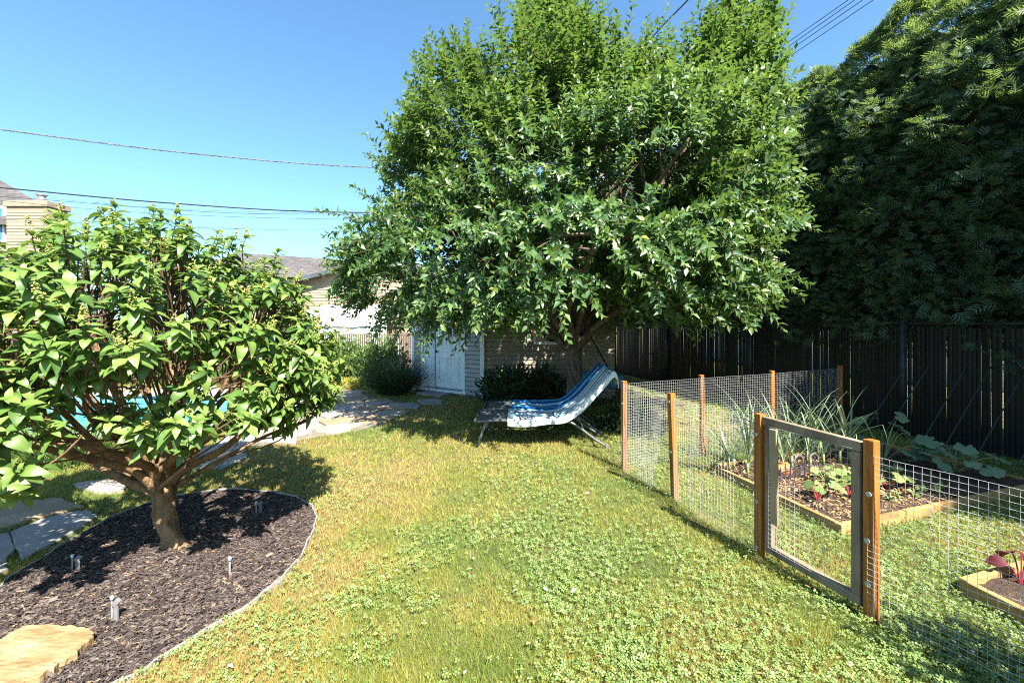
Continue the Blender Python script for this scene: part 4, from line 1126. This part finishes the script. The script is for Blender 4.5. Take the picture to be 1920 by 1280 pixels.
M_stalk = surf('pale_stalk', (.16, .2, .07), (.26, .3, .12), 20, .5, 0)
ORD = ['first', 'second', 'third', 'fourth', 'fifth', 'sixth', 'seventh', 'eighth', 'ninth', 'tenth', 'eleventh']
for i in range(8):
    for j in range(2):
        u = .16 + i * .2 + random.uniform(-.04, .04); v = 1.02 + j * .19 + random.uniform(-.03, .03)
        if i > 6 and j: continue
        b = BP(u, v, .06); V = []; F = []; var = []
        t = thing('leek', 'tall leek, %s from the left in the %s leek row' % (ORD[i], 'back' if j else 'front'), 'leek', b, 0, 'leeks in the long raised bed')
        for k in range(random.choice([6, 7, 8])):
            az = (0 if k % 2 else math.pi) + random.uniform(-.7, .7) + i
            strap_leaf(V, F, var, b + Vector((0, 0, .05 + .015 * k)), az, random.uniform(.55, .92), random.uniform(.006, .0115), random.uniform(.85, 1.45), random.choice([0, .5, .62, .7]), random.uniform(.2, .7))
        np_obj('leaves', V, F, M_leek, t, var, smooth=True)
        MB().tube([b - Vector((0, 0, .02)), b + Vector((0, 0, .14))], [.014, .012], 8).build('stalk', M_stalk, t, smooth=True)
# one leek by itself at the left corner
b = BP(.06, 1.18, .06); V = []; F = []; var = []
t = thing('leek', 'single leek arching over the left corner of the raised bed', 'leek', b, 0, 'leeks in the long raised bed')
for az, L, k in ((2.6, .62, 0), (3.3, .6, .7), (2.2, .55, 0), (.4, .5, .6), (1.5, .6, 0), (3.9, .5, 0)): strap_leaf(V, F, var, b + Vector((0, 0, .05)), az, L, .014, random.uniform(1.1, 1.35), k, .5)
np_obj('leaves', V, F, M_leek, t, var, smooth=True)
MB().tube([b - Vector((0, 0, .02)), b + Vector((0, 0, .14))], [.014, .012], 8).build('stalk', M_stalk, t, smooth=True)

def lobed_leaf(n=10, lobes=5, depth=.18):
    V = [(0, .0, 0)]; 
    for i in range(n * 2 + 1):
        a = -math.pi * .88 + 2 * math.pi * .88 * i / (n * 2); r = .5 * (1 - depth * .5 + depth * .5 * math.cos(a * lobes)) * (1 + .15 * math.cos(a))
        V.append((math.sin(a) * r, .05 + math.cos(a) * r, -.25 * r * r + .05 * math.cos(a * lobes * 2)))
    F = [(0, i + 1, i) for i in range(1, n * 2 + 1)]
    return np.array(V), np.array(F)
LOB, LOBF = lobed_leaf()
def leafy_plant(name, label, cat, b, spots, mat, group=None, T=LOB, TF=LOBF, stalkmat=M_green, tone=None):
    """spots: (offset, size); each leaf stands on a stalk from the base"""
    t = thing(name, label, cat, b, 0, group); P = []; D = []; U = []; S = []; mb = MB()
    for o, s in spots:
        p = b + Vector(o); P.append(tuple(p)); az = math.atan2(o[1], o[0]) + random.uniform(-.6, .6)
        D.append((math.cos(az), math.sin(az), random.uniform(-.5, .0))); U.append((random.gauss(-.1, .35), random.gauss(-.35, .35), 1)); S.append(s)
        mb.tube(smooth_path([b + Vector((o[0] * .1, o[1] * .1, 0)), b + Vector((o[0] * .6, o[1] * .6, o[2] * .75)), p], 3), [.004] * 7, 5, False)
    V, F = scatter(T, TF, frames(np.array(D), norm(np.array(U))), np.array(P), np.array(S))
    np_obj('leaves', V, F, mat, t, np.repeat(RNG.random(len(P)) if tone is None else np.full(len(P), tone), len(T)), smooth=True)
    mb.build('stalks', stalkmat, t); return t
M_rstalk = surf('red_stalk', (.25, .02, .03), (.4, .05, .06), 20, .4, 0)
def ring(n, r, h, s): return [((math.cos(a) * r * random.uniform(.25, 1), math.sin(a) * r * random.uniform(.25, 1), h * random.uniform(.35, 1)), s * random.uniform(.7, 1.2)) for a in [random.uniform(0, 6.28) for _ in range(n)]]
leafy_plant('squash_plant', 'squash plant with a tall leaf shoot, left of the two by the fence', 'squash', BP(1.95, .95, .06), ring(13, .32, .34, .16) + [((.1, -.1, .5), .15), ((-.15, .1, .42), .16), ((.18, .05, .38), .16)], M_squash, 'squash plants in the raised bed', stalkmat=M_stalk)
leafy_plant('squash_plant', 'squash plant with broad overlapping leaves at the fence end of the bed', 'squash', BP(2.3, .5, .06), ring(16, .34, .3, .18) + [((.2, -.2, .2), .19), ((-.1, -.2, .3), .18)], M_squash, 'squash plants in the raised bed', stalkmat=M_stalk)
for i in range(7):
    leafy_plant('beet_plant', 'young beet with pale leaves, %s from the left in its row' % ORD[i], 'beet', BP(.3 + i * .17, .42 + .05 * math.sin(i * 2), .06), ring(8, .1, .13, .095), M_veg, 'beets in the front row', stalkmat=M_rstalk)
for i in range(6):
    leafy_plant('lettuce_plant', 'small light green lettuce, %s from the left behind the beets' % ORD[i], 'seedling', BP(.75 + i * .17, .68 + .04 * math.sin(i), .06), ring(7, .09, .12, .09), M_veg, 'seedlings in the second row', stalkmat=M_stalk)
for i in range(6):
    leafy_plant('carrot_seedling', 'tiny seedling tuft, %s from the left along the front board' % ORD[i], 'seedling', BP(.85 + i * .15, .2 + .03 * (i % 2), .06), ring(9, .045, .07, .03), M_veg, 'seedling tufts by the front board', stalkmat=M_stalk)
leafy_plant('chard_plant', 'dark red chard in the small raised bed at the right edge', 'chard', G(1905, 1120) + Vector((.03, .0, .07)), [((.0, .0, .17), .12), ((.05, .02, .13), .1), ((-.03, .04, .1), .09), ((.06, -.04, .1), .1), ((.02, .06, .15), .1)], M_chard, None, BIGLEAF, BIGLEAFF, M_rstalk)

# little plastic picket edging among the leeks
t = thing('picket_edging', 'dark plastic picket edging with arched loops in the raised bed', 'edging', BP(.2, .82, .05))
for i in range(13):
    u = .12 + i * .062; z = .13 + .045 * abs(math.sin(i * math.pi / 4))
    MB().tube([BP(u, .84, .04), BP(u, .84, .055 + z)], [.006, .005], 6).build('picket', M_purple, t)
for z in (.1, .16): MB().tube([BP(.1, .845, z), BP(.9, .845, z)], .004, 6).build('rail', M_purple, t)
for u in (.62, .82):
    MB().tube([BP(u + .06 * math.cos(a), .86, .2 + .07 * math.sin(a)) for a in np.linspace(0, math.pi, 9)], .006, 6).build('loop', M_plast, t)
# terracotta pot lying among the leeks
b = BP(.42, .93, .12)
tag(MB().tube([b, b + BU * .02, b + BU * .1, b + BU * .105, b + BU * .12], [.04, .045, .06, .07, .07], 16).build('plant_pot', M_orangep, smooth=True), 'orange plastic pot lying on its side among the leeks', 'pot')

# green stakes leaning on the fence
for i in range(11):
    s = 1.15 + i * .29 + random.uniform(-.05, .05); a = FP(s, 5.95 + random.uniform(-.04, .04)); b = FP(s - .12 + random.uniform(-.04, .04), FENCE_D - .05, random.uniform(.9, 1.12))
    tag(MB().tube([a, b], .0065, 6).build('plant_stake', M_green), 'green plant stake leaning on the black fence, %s from the right' % ORD[i], 'stake', 'green stakes along the fence')

# ================================================================== STAKE LIGHTS
def stake_light(px, py, h, label, rz):
    b = G(px, py); t = thing('garden_light', label, 'garden light', b, rz, 'stake lights in the mulch')
    MB().bar((0, 0, -.01), (.0, 0, h * .72), .02, .012, (1, 0, 0)).build('stake', M_plast, t, bevel=.002, world=False)
    MB().bar((-.012, 0, h * .72), (.014, 0, h * .95), .026, .016, (1, 0, 0)).build('bracket', M_plast, t, bevel=.002, world=False)
    MB().tube([(-.028, .01, .0), (-.028, .01, h * .92)], .004, 8).build('tube', M_edge, t, world=False)
    MB().tube([(-.028, .01, h * .9), (-.028, .01, h * 1.06)], [.007, .009], 10).build('lens', M_lens, t, smooth=True, world=False)
stake_light(146, 1074, .11, 'grey stake light in the leaf shade at the left of the mulch', .5)
stake_light(218, 1170, .135, 'grey stake light nearest the ochre slab in the mulch', .1)
stake_light(430, 1078, .115, 'grey stake light in open mulch right of the trunk', 2.6)
stake_light(488, 966, .115, 'grey stake light at the back of the mulch bed near the edging', 1.2)

# ================================================================== OTHER PLANTS
def grass_clump(name, label, cat, c, n, L, w, mat, spread=.12, rise=(.9, 1.5), group=None):
    t = thing(name, label, cat, c, 0, group); V = []; F = []; var = []
    for k in range(n):
        r = spread * math.sqrt(random.random()); a = random.uniform(0, 6.28); b = Vector(c) + Vector((math.cos(a) * r, math.sin(a) * r, 0))
        strap_leaf(V, F, var, b, a + random.gauss(0, .4), L * random.uniform(.6, 1.1), w, random.uniform(*rise), 0, random.uniform(.1, .8), 6)
    np_obj('blades', V, F, mat, t, var, smooth=True); return t
grass_clump('ornamental_grass', 'dark mounded ornamental grass at the left corner of the shed', 'grass clump', G(738, 738), 950, .95, .005, M_dkshrub, .3, (.6, 1.5))
bush('flowering_shrub', 'light green leafy shrub in front of the brown back fence', 'shrub', G(650, 708), .85, 1.15, 2600, .11, M_shrub, upright=.9)
bush('flowering_shrub', 'light green shrub with tall spires between fence and ornamental grass', 'shrub', G(715, 714), .8, 1.2, 2600, .11, M_shrub, upright=.9)
bush('flowering_shrub', 'green shrub under the hydrangea crown behind the pool end', 'shrub', G(560, 704), .9, .95, 2200, .12, M_shrub, upright=.6)
for k, (x, y, h) in enumerate(((665, 706, 1.45), (720, 708, 1.5), (700, 712, 1.35), (735, 712, 1.4), (640, 712, 1.3))):
    c = G(x, y); t = thing('flower_spire', 'thin seed-head spires at the back fence, %s from the left' % ORD[[1, 3, 2, 4, 0][k]], 'plant', c, 0, 'spires at the back fence'); mb = MB()
    P = []; 
    for s in range(5):
        e = c + Vector((random.uniform(-.22, .22), random.uniform(-.1, .1), h * random.uniform(.8, 1.05))); mb.tube([c, c.lerp(e, .5) + Vector((0, 0, .05)), e], [.006, .005, .003], 4, False)
        for q in range(26): P.append(tuple(c.lerp(e, random.uniform(.4, 1)) + Vector((random.gauss(0, .02), random.gauss(0, .02), 0))))
    mb.build('stems', M_stalk, t); P = np.array(P); d = rand_dirs(len(P), -.2)
    V, F = scatter(LEAF5, LEAF5F, frames(d[:len(P)], norm(RNG.normal(0, 1, (len(P), 3)))), P[:len(d)], np.stack([np.full(len(d), .02), np.full(len(d), .06), np.full(len(d), .06)], 1)[:len(P)])
    np_obj('leaves', V, F, M_shrub, t, np.repeat(RNG.random(len(V) // 5), 5))
bush('groundcover', 'low yellow-green groundcover cushion beside the flagstones', 'groundcover', G(655, 724), .75, .22, 1800, .06, M_yel, stem=False)
bush('groundcover', 'small yellow-green groundcover patch left of the larger cushion', 'groundcover', G(600, 722), .5, .2, 900, .06, M_yel, stem=False)
t = bush('rose_bush', 'rose bush with pink and red blooms half hidden by the hydrangea', 'rose bush', G(575, 728), .6, .75, 1500, .07, M_shrub)
for k in range(18):
    a = random.uniform(0, 6.28); o = G(575, 728) + Vector((math.cos(a) * .5 * random.random(), -.45 + .3 * random.random(), random.uniform(.45, .85))); P = np.repeat(np.array([tuple(o)]), 12, 0)
    V, F = scatter(LEAF5, LEAF5F, frames(rand_dirs(12, -.1), norm(RNG.normal(0, 1, (12, 3)))), P, np.stack([np.full(12, .05), np.full(12, .055), np.full(12, .05)], 1)); np_obj('bloom', V, F, M_pink, t, np.repeat(RNG.random(12), 5))
bush('dark_shrub', 'dark leafy shrub in shade against the beige shed wall', 'shrub', Vector((-.02, 8.15, 0)), .55, .72, 1700, .17, M_dkshrub, width=.32)
bush('dark_shrub', 'dark shrub behind the loungers beside the tree trunk', 'shrub', Vector((.55, 8.1, 0)), .5, .66, 1300, .16, M_dkshrub, width=.32)
bush('dark_shrub', 'low shaded plants behind the head of the loungers', 'shrub', Vector((1.75, 6.2, 0)), .45, .35, 900, .09, M_dkshrub)
grass_clump('daylily_clump', 'clump of arching daylily leaves between pool and lawn', 'plant', G(130, 868), 260, .55, .009, M_shrub, .32, (.7, 1.45))
grass_clump('daylily_clump', 'second daylily clump at the left edge behind the hydrangea', 'plant', G(40, 850), 220, .5, .009, M_shrub, .3, (.7, 1.45))
for k, (x, y, r, h, lb) in enumerate(((-11.5, 11.4, 1.3, 1.9, 'tall green shrub at the far left beyond the pool'), (-9.2, 11.6, 1.2, 1.5, 'rounded green shrub beyond the middle of the pool'), (-7.0, 11.6, 1.1, 1.7, 'leafy shrub beyond the pool, seen between the hydrangea stems'), (-5.2, 12.0, .8, 1.0, 'lower shrub at the back fence right of the pool'))):
    bush('garden_shrub', lb, 'shrub', (x, y, 0), r, h, 2600, .13, M_shrub, 'shrubs beyond the pool')
bush('garden_shrub', 'shrub beside the photographer, showing only as shade on the lawn', 'shrub', (2.8, .45, 0), .52, 2.05, 3200, .14, M_shrub)

# ================================================================== NEIGHBOURING BUILDINGS
def siding_wall(mb, x0, x1, y, z0, z1, step, top=None):
    """lapped courses facing the garden; top(x) limits the height"""
    z = z0
    while z < z1:
        a, b = x0, x1
        if top is not None:
            xs = [x for x in np.linspace(x0, x1, 160) if top(x) > z + step * .5]
            if not xs: break
            a, b = xs[0], xs[-1]
        mb.add([(a, y - .022, z), (b, y - .022, z), (b, y - .004, z + step), (a, y - .004, z + step), (a, y + .05, z), (b, y + .05, z)], [(0, 1, 2, 3), (4, 5, 1, 0)]); z += step
def garage():
    Y = 16.6; xl, xr, he, sl = -8.85, -1.2, 2.95, .25; xm = (xl + xr) / 2; hp = he + (xm - xl) * sl
    top = lambda x: he + (x - xl) * sl if x < xm else he + (xr - x) * sl
    t = thing('neighbour_garage', 'cream vinyl-sided garage gable with grey shingle roof beyond the back fence', 'garage', (xm, Y, 0))
    mb = MB(); mb.add([(xl, Y, 0), (xr, Y, 0), (xr, Y, he), (xm, Y, hp), (xl, Y, he)], [(0, 1, 2, 3, 4)]); mb.add([(xl, Y, 0), (xl, Y + 7, 0), (xl, Y + 7, he), (xl, Y, he)], [(0, 3, 2, 1)]); mb.add([(xr, Y, 0), (xr, Y + 7, 0), (xr, Y + 7, he), (xr, Y, he)], [(0, 1, 2, 3)])
    mb.build('wall', M_peach, t)
    mb = MB(); siding_wall(mb, xl, xr, Y, 0, hp, .105, top); tag(mb.build('siding', M_peach, t), kind='stuff')
    ov = .38; ox = .3
    for s, xa in ((1, xl), (-1, xr)):
        a = Vector((xa - s * ox, Y - ov, he - ox * sl)); p = Vector((xm, Y - ov, hp)); up = Vector((0, 0, .14))
        MB().add([a, p, p + up, a + up, a + Vector((0, .04, 0)), p + Vector((0, .04, 0)), p + up + Vector((0, .04, 0)), a + up + Vector((0, .04, 0))], [(0, 1, 2, 3), (7, 6, 5, 4), (3, 2, 6, 7), (4, 5, 1, 0), (0, 3, 7, 4), (1, 5, 6, 2)]).build('fascia', M_fascia, t)
        back = Vector((0, 7.5 + ov, 0)); u2 = Vector((0, 0, .145)); u1_ = Vector((0, .041, .01))
        MB().add([a + u2, p + u2, p + u2 + back, a + u2 + back, a + u1_, p + u1_, p + u1_ + back, a + u1_ + back], [(0, 1, 2, 3), (7, 6, 5, 4), (0, 3, 7, 4)]).build('roof', M_shingle, t)
    # taller roof behind, sloping towards the garden
    r0, r1 = AT(440, 474, 19.5), AT(860, 500, 22.5); e0 = r0 + Vector((0, -2.6, -1.2)); e1 = r1 + Vector((0, -2.6, -1.2))
    rf = MB().add([e0, e1, r1, r0, r0 + Vector((0, 3, -1.3)), r1 + Vector((0, 3, -1.3))], [(0, 1, 2, 3), (3, 2, 5, 4)]).build('roof', M_shingle, t)
    MB().add([e0 + Vector((.2, .4, 0)), e1 + Vector((0, .4, 0)), Vector((e1.x, e1.y + .4, 0)), Vector((e0.x + .2, e0.y + .4, 0))], [(3, 2, 1, 0)]).build('wall', M_peach, t)
garage()
def tarp():
    x0, x1, Y0, Y1, z = -7.05, -4.3, 14.6, 16.2, 1.98
    t = thing('white_shelter', 'white tarp shelter standing in front of the cream garage wall', 'shelter', ((x0 + x1) / 2, Y0, 0))
    V = []; F = []; n = 24
    for i in range(n + 1):
        x = x0 + (x1 - x0) * i / n; sag = .02 * math.sin(i * 1.1)
        V += [(x, Y1, z + .25), (x, Y0, z + sag * .4), (x, Y0 - .02 + .015 * math.sin(i * 2.3), z - .3), (x, Y0 - .05 + .015 * math.sin(i * 1.7), 1.42 + .025 * math.sin(i * .8))]
    for i in range(n):
        for j in range(3): F.append((i * 4 + j, i * 4 + j + 1, i * 4 + 5 + j, i * 4 + 4 + j))
    np_obj('cover', V, F, M_tarp, t, smooth=True)
    V = []; F = []
    for i in range(n + 1):
        x = x0 + (x1 - x0) * i / n; V += [(x, Y0 + .01, 1.62), (x, Y0 - .0 + .012 * math.sin(i * .9), .05)]
    for i in range(n): F.append((i * 2, i * 2 + 1, i * 2 + 3, i * 2 + 2))
    np_obj('side_curtain', V, F, M_tarp, t, smooth=True)
    for x in (x0 + .03, x1 - .03):
        for y in (Y0 + .05, Y1): MB().tube([(x, y, 0), (x, y, z)], .025, 8).build('leg', M_white, t)
tarp()
def far_house():
    Y = 18.0; t = thing('neighbour_house', 'beige two-storey house with grey hip roof at the far left', 'house', (-24, Y, 0))
    xr = AT(88, 400, Y).x; xl = -34; he = 5.75
    MB().add([(xl, Y, 0), (xr, Y, 0), (xr, Y, he), (xl, Y, he), (xr * 1.55, Y + 9, 0), (xr * 1.55, Y + 9, he)], [(0, 1, 2, 3), (1, 4, 5, 2)]).build('wall', M_vinylb, t)
    a = AT(128, 412, Y - .3); ap = AT(-70, 296, Y + 4.5); xl = -50; b = Vector((xl, Y + 4.5, ap.z)); c = Vector((xl, Y - .3, a.z)); e = Vector((a.x * 1.6, Y + 9.3, a.z))
    MB().add([c, a, ap, b], [(0, 1, 2, 3)]).add([a, e, ap], [(0, 1, 2)]).add([c - Vector((0, 0, .2)), a - Vector((0, 0, .2)), a, c], [(0, 1, 2, 3)]).build('roof', M_shingle, t)
    # chimney chase with lapped siding
    p0 = AT(13, 385, Y - .9); p1 = AT(88, 440, Y - .9)
    ch = MB().box(((p0.x + p1.x) / 2, Y - .5, p0.z / 2), (p1.x - p0.x, .8, p0.z)).build('chimney', M_peach, t)
    mb = MB(); siding_wall(mb, p0.x, p1.x, Y - .9, 3.5, p0.z - .12, .13); tag(mb.build('siding', M_peach, ch), kind='stuff')
    MB().box(((p0.x + p1.x) / 2, Y - .5, p0.z + .06), (p1.x - p0.x + .16, .96, .24)).build('cap', M_peach, ch, bevel=.02)
    v = Vector(((p0.x + p1.x) / 2 + .15, Y - .5, p0.z + .18)); MB().tube([v, v + Vector((0, 0, .18)), v + Vector((0, 0, .2)), v + Vector((0, 0, .3)), v + Vector((0, 0, .36)), v + Vector((0, 0, .4))], [.22, .2, .13, .13, .2, .05], 12).build('vent', M_plast, ch, smooth=True)
    w = AT(2, 425, Y - .02); wd = MB().box((w.x - .35, Y - .03, w.z + .1), (1.1, .08, 1.5)).build('window_frame', M_white, t); MB().box((w.x - .35, Y - .06, w.z + .1), (.9, .06, 1.3)).build('pane', M_blglass, wd)
far_house()
def right_house():
    t = thing('neighbour_bungalow', 'pale house wall glimpsed in specks through the cedar hedge', 'house', (9, 14, 0)); rz = math.atan2(FD.y, FD.x)
    a, b = FP(5, 13.5), FP(16, 13.5); H = 2.7
    MB().bar(a + Vector((0, 0, H / 2)), b + Vector((0, 0, H / 2)), .2, H).build('wall', M_tarp, t)
    c = FP(10.5, 16.5); a2, b2 = FP(4.6, 13.0, H), FP(16.4, 13.0, H); r1, r2 = FP(4.6, 17, H + 1.6), FP(16.4, 17, H + 1.6)
    MB().add([a2, b2, r2, r1], [(0, 1, 2, 3)]).build('roof', M_shingle, t)
    for s in (7.5, 11): 
        w = MB().bar(FP(s, 13.37, 1.5), FP(s + 1.2, 13.37, 1.5), .06, 1.0).build('window_frame', M_white, t); MB().bar(FP(s + .06, 13.33, 1.5), FP(s + 1.14, 13.33, 1.5), .04, .88).build('pane', M_dkglass, w)
right_house()

# ================================================================== UTILITY POLE AND CABLES
PB = AT(1125, 200, 15.0)
t = thing('utility_pole', 'wooden utility pole hidden behind the tall leafy tree', 'pole', (PB.x, PB.y, 0))
MB().tube([(PB.x, PB.y, 0), (PB.x, PB.y, 9.2)], [.15, .11], 10).build('shaft', M_pole, t, smooth=True); MB().box((PB.x, PB.y - .14, 8.3), (1.8, .1, .12)).build('crossarm', M_pole, t)
def cable(label, pts, r, mat, twist=False):
    p = smooth_path(pts, 14)
    mb = MB()
    if twist:
        for ph in (0, 2.1, 4.2):
            mb.tube([q + Vector((.0, math.cos(i * .9 + ph), math.sin(i * .9 + ph))) * r * 1.1 for i, q in enumerate(smooth_path(pts, 60))], r, 5, False)
    else: mb.tube(p, r, 6, False)
    tag(mb.build('utility_cable', mat, smooth=True), label, 'cable', 'overhead cables')
PT = lambda h: Vector((PB.x, PB.y - .15, h))
cable('twisted grey and black cable crossing the open sky at the left', [AT(-260, 208, 9), AT(0, 243, 9.8), AT(360, 288, 11.5), AT(705, 314, 13.4), PT(6.9)], .009, M_cableg, True)
cable('thick black cable running just above the hydrangea tree', [AT(-260, 330, 11), AT(0, 352, 11.6), AT(320, 381, 12.6), AT(640, 398, 13.8), PT(5.4)], .02, M_cable)
cable('thin cable just below the thick black one', [AT(-260, 350, 11), AT(60, 373, 11.8), AT(400, 398, 13), AT(640, 402, 13.9), PT(5.3)], .007, M_cable)
cable('third cable in the low bundle over the hydrangea', [AT(-260, 352, 11), AT(60, 370, 11.8), AT(330, 392, 12.8), AT(640, 400, 13.9), PT(5.35)], .006, M_cableg)
cable('thin cable crossing in front of the far house roof', [AT(-260, 345, 11), AT(70, 383, 11.8), AT(330, 402, 13), AT(640, 411, 13.9), PT(5.15)], .006, M_cable)
cable('lowest thin cable, left of the tall tree', [AT(-260, 400, 12), AT(250, 422, 12.8), AT(480, 430, 13.4), AT(640, 430, 13.9), PT(4.75)], .006, M_cable)
cable('black cable climbing steeply above the middle of the tall tree', [PT(9.1), AT(1212, 84, 10.6), AT(1292, -2, 8.2), AT(1420, -140, 6)], .016, M_cable)
ends = []
for k, (a, b, lb) in enumerate((((1460, 92), (1594, -2), 'leftmost of four thin parallel cables at the upper right'), ((1468, 95), (1606, -2), 'second from left of four thin parallel cables at the upper right'), ((1476, 98), (1621, -2), 'third from left of four thin parallel cables at the upper right'), ((1484, 104), (1641, -2), 'rightmost of four thin parallel cables at the upper right'))):
    p, q = AT(a[0], a[1], 10.0), AT(b[0], b[1], 7.8); e = p + (p - q) * 2.27
    ends.append(e); cable(lb, [e, p, q, q + (q - p) * 1.6], .007, M_cable)
eb = sum(ends, Vector()) / 4
t = thing('utility_pole', 'second utility pole behind the right side of the tall tree', 'pole', (eb.x, eb.y, 0))
MB().tube([(eb.x, eb.y + .16, 0), (eb.x, eb.y + .16, eb.z + .4)], [.15, .11], 10).build('shaft', M_pole, t, smooth=True); MB().box((eb.x, eb.y + .02, eb.z - .1), (1.6, .1, .12)).build('crossarm', M_pole, t)
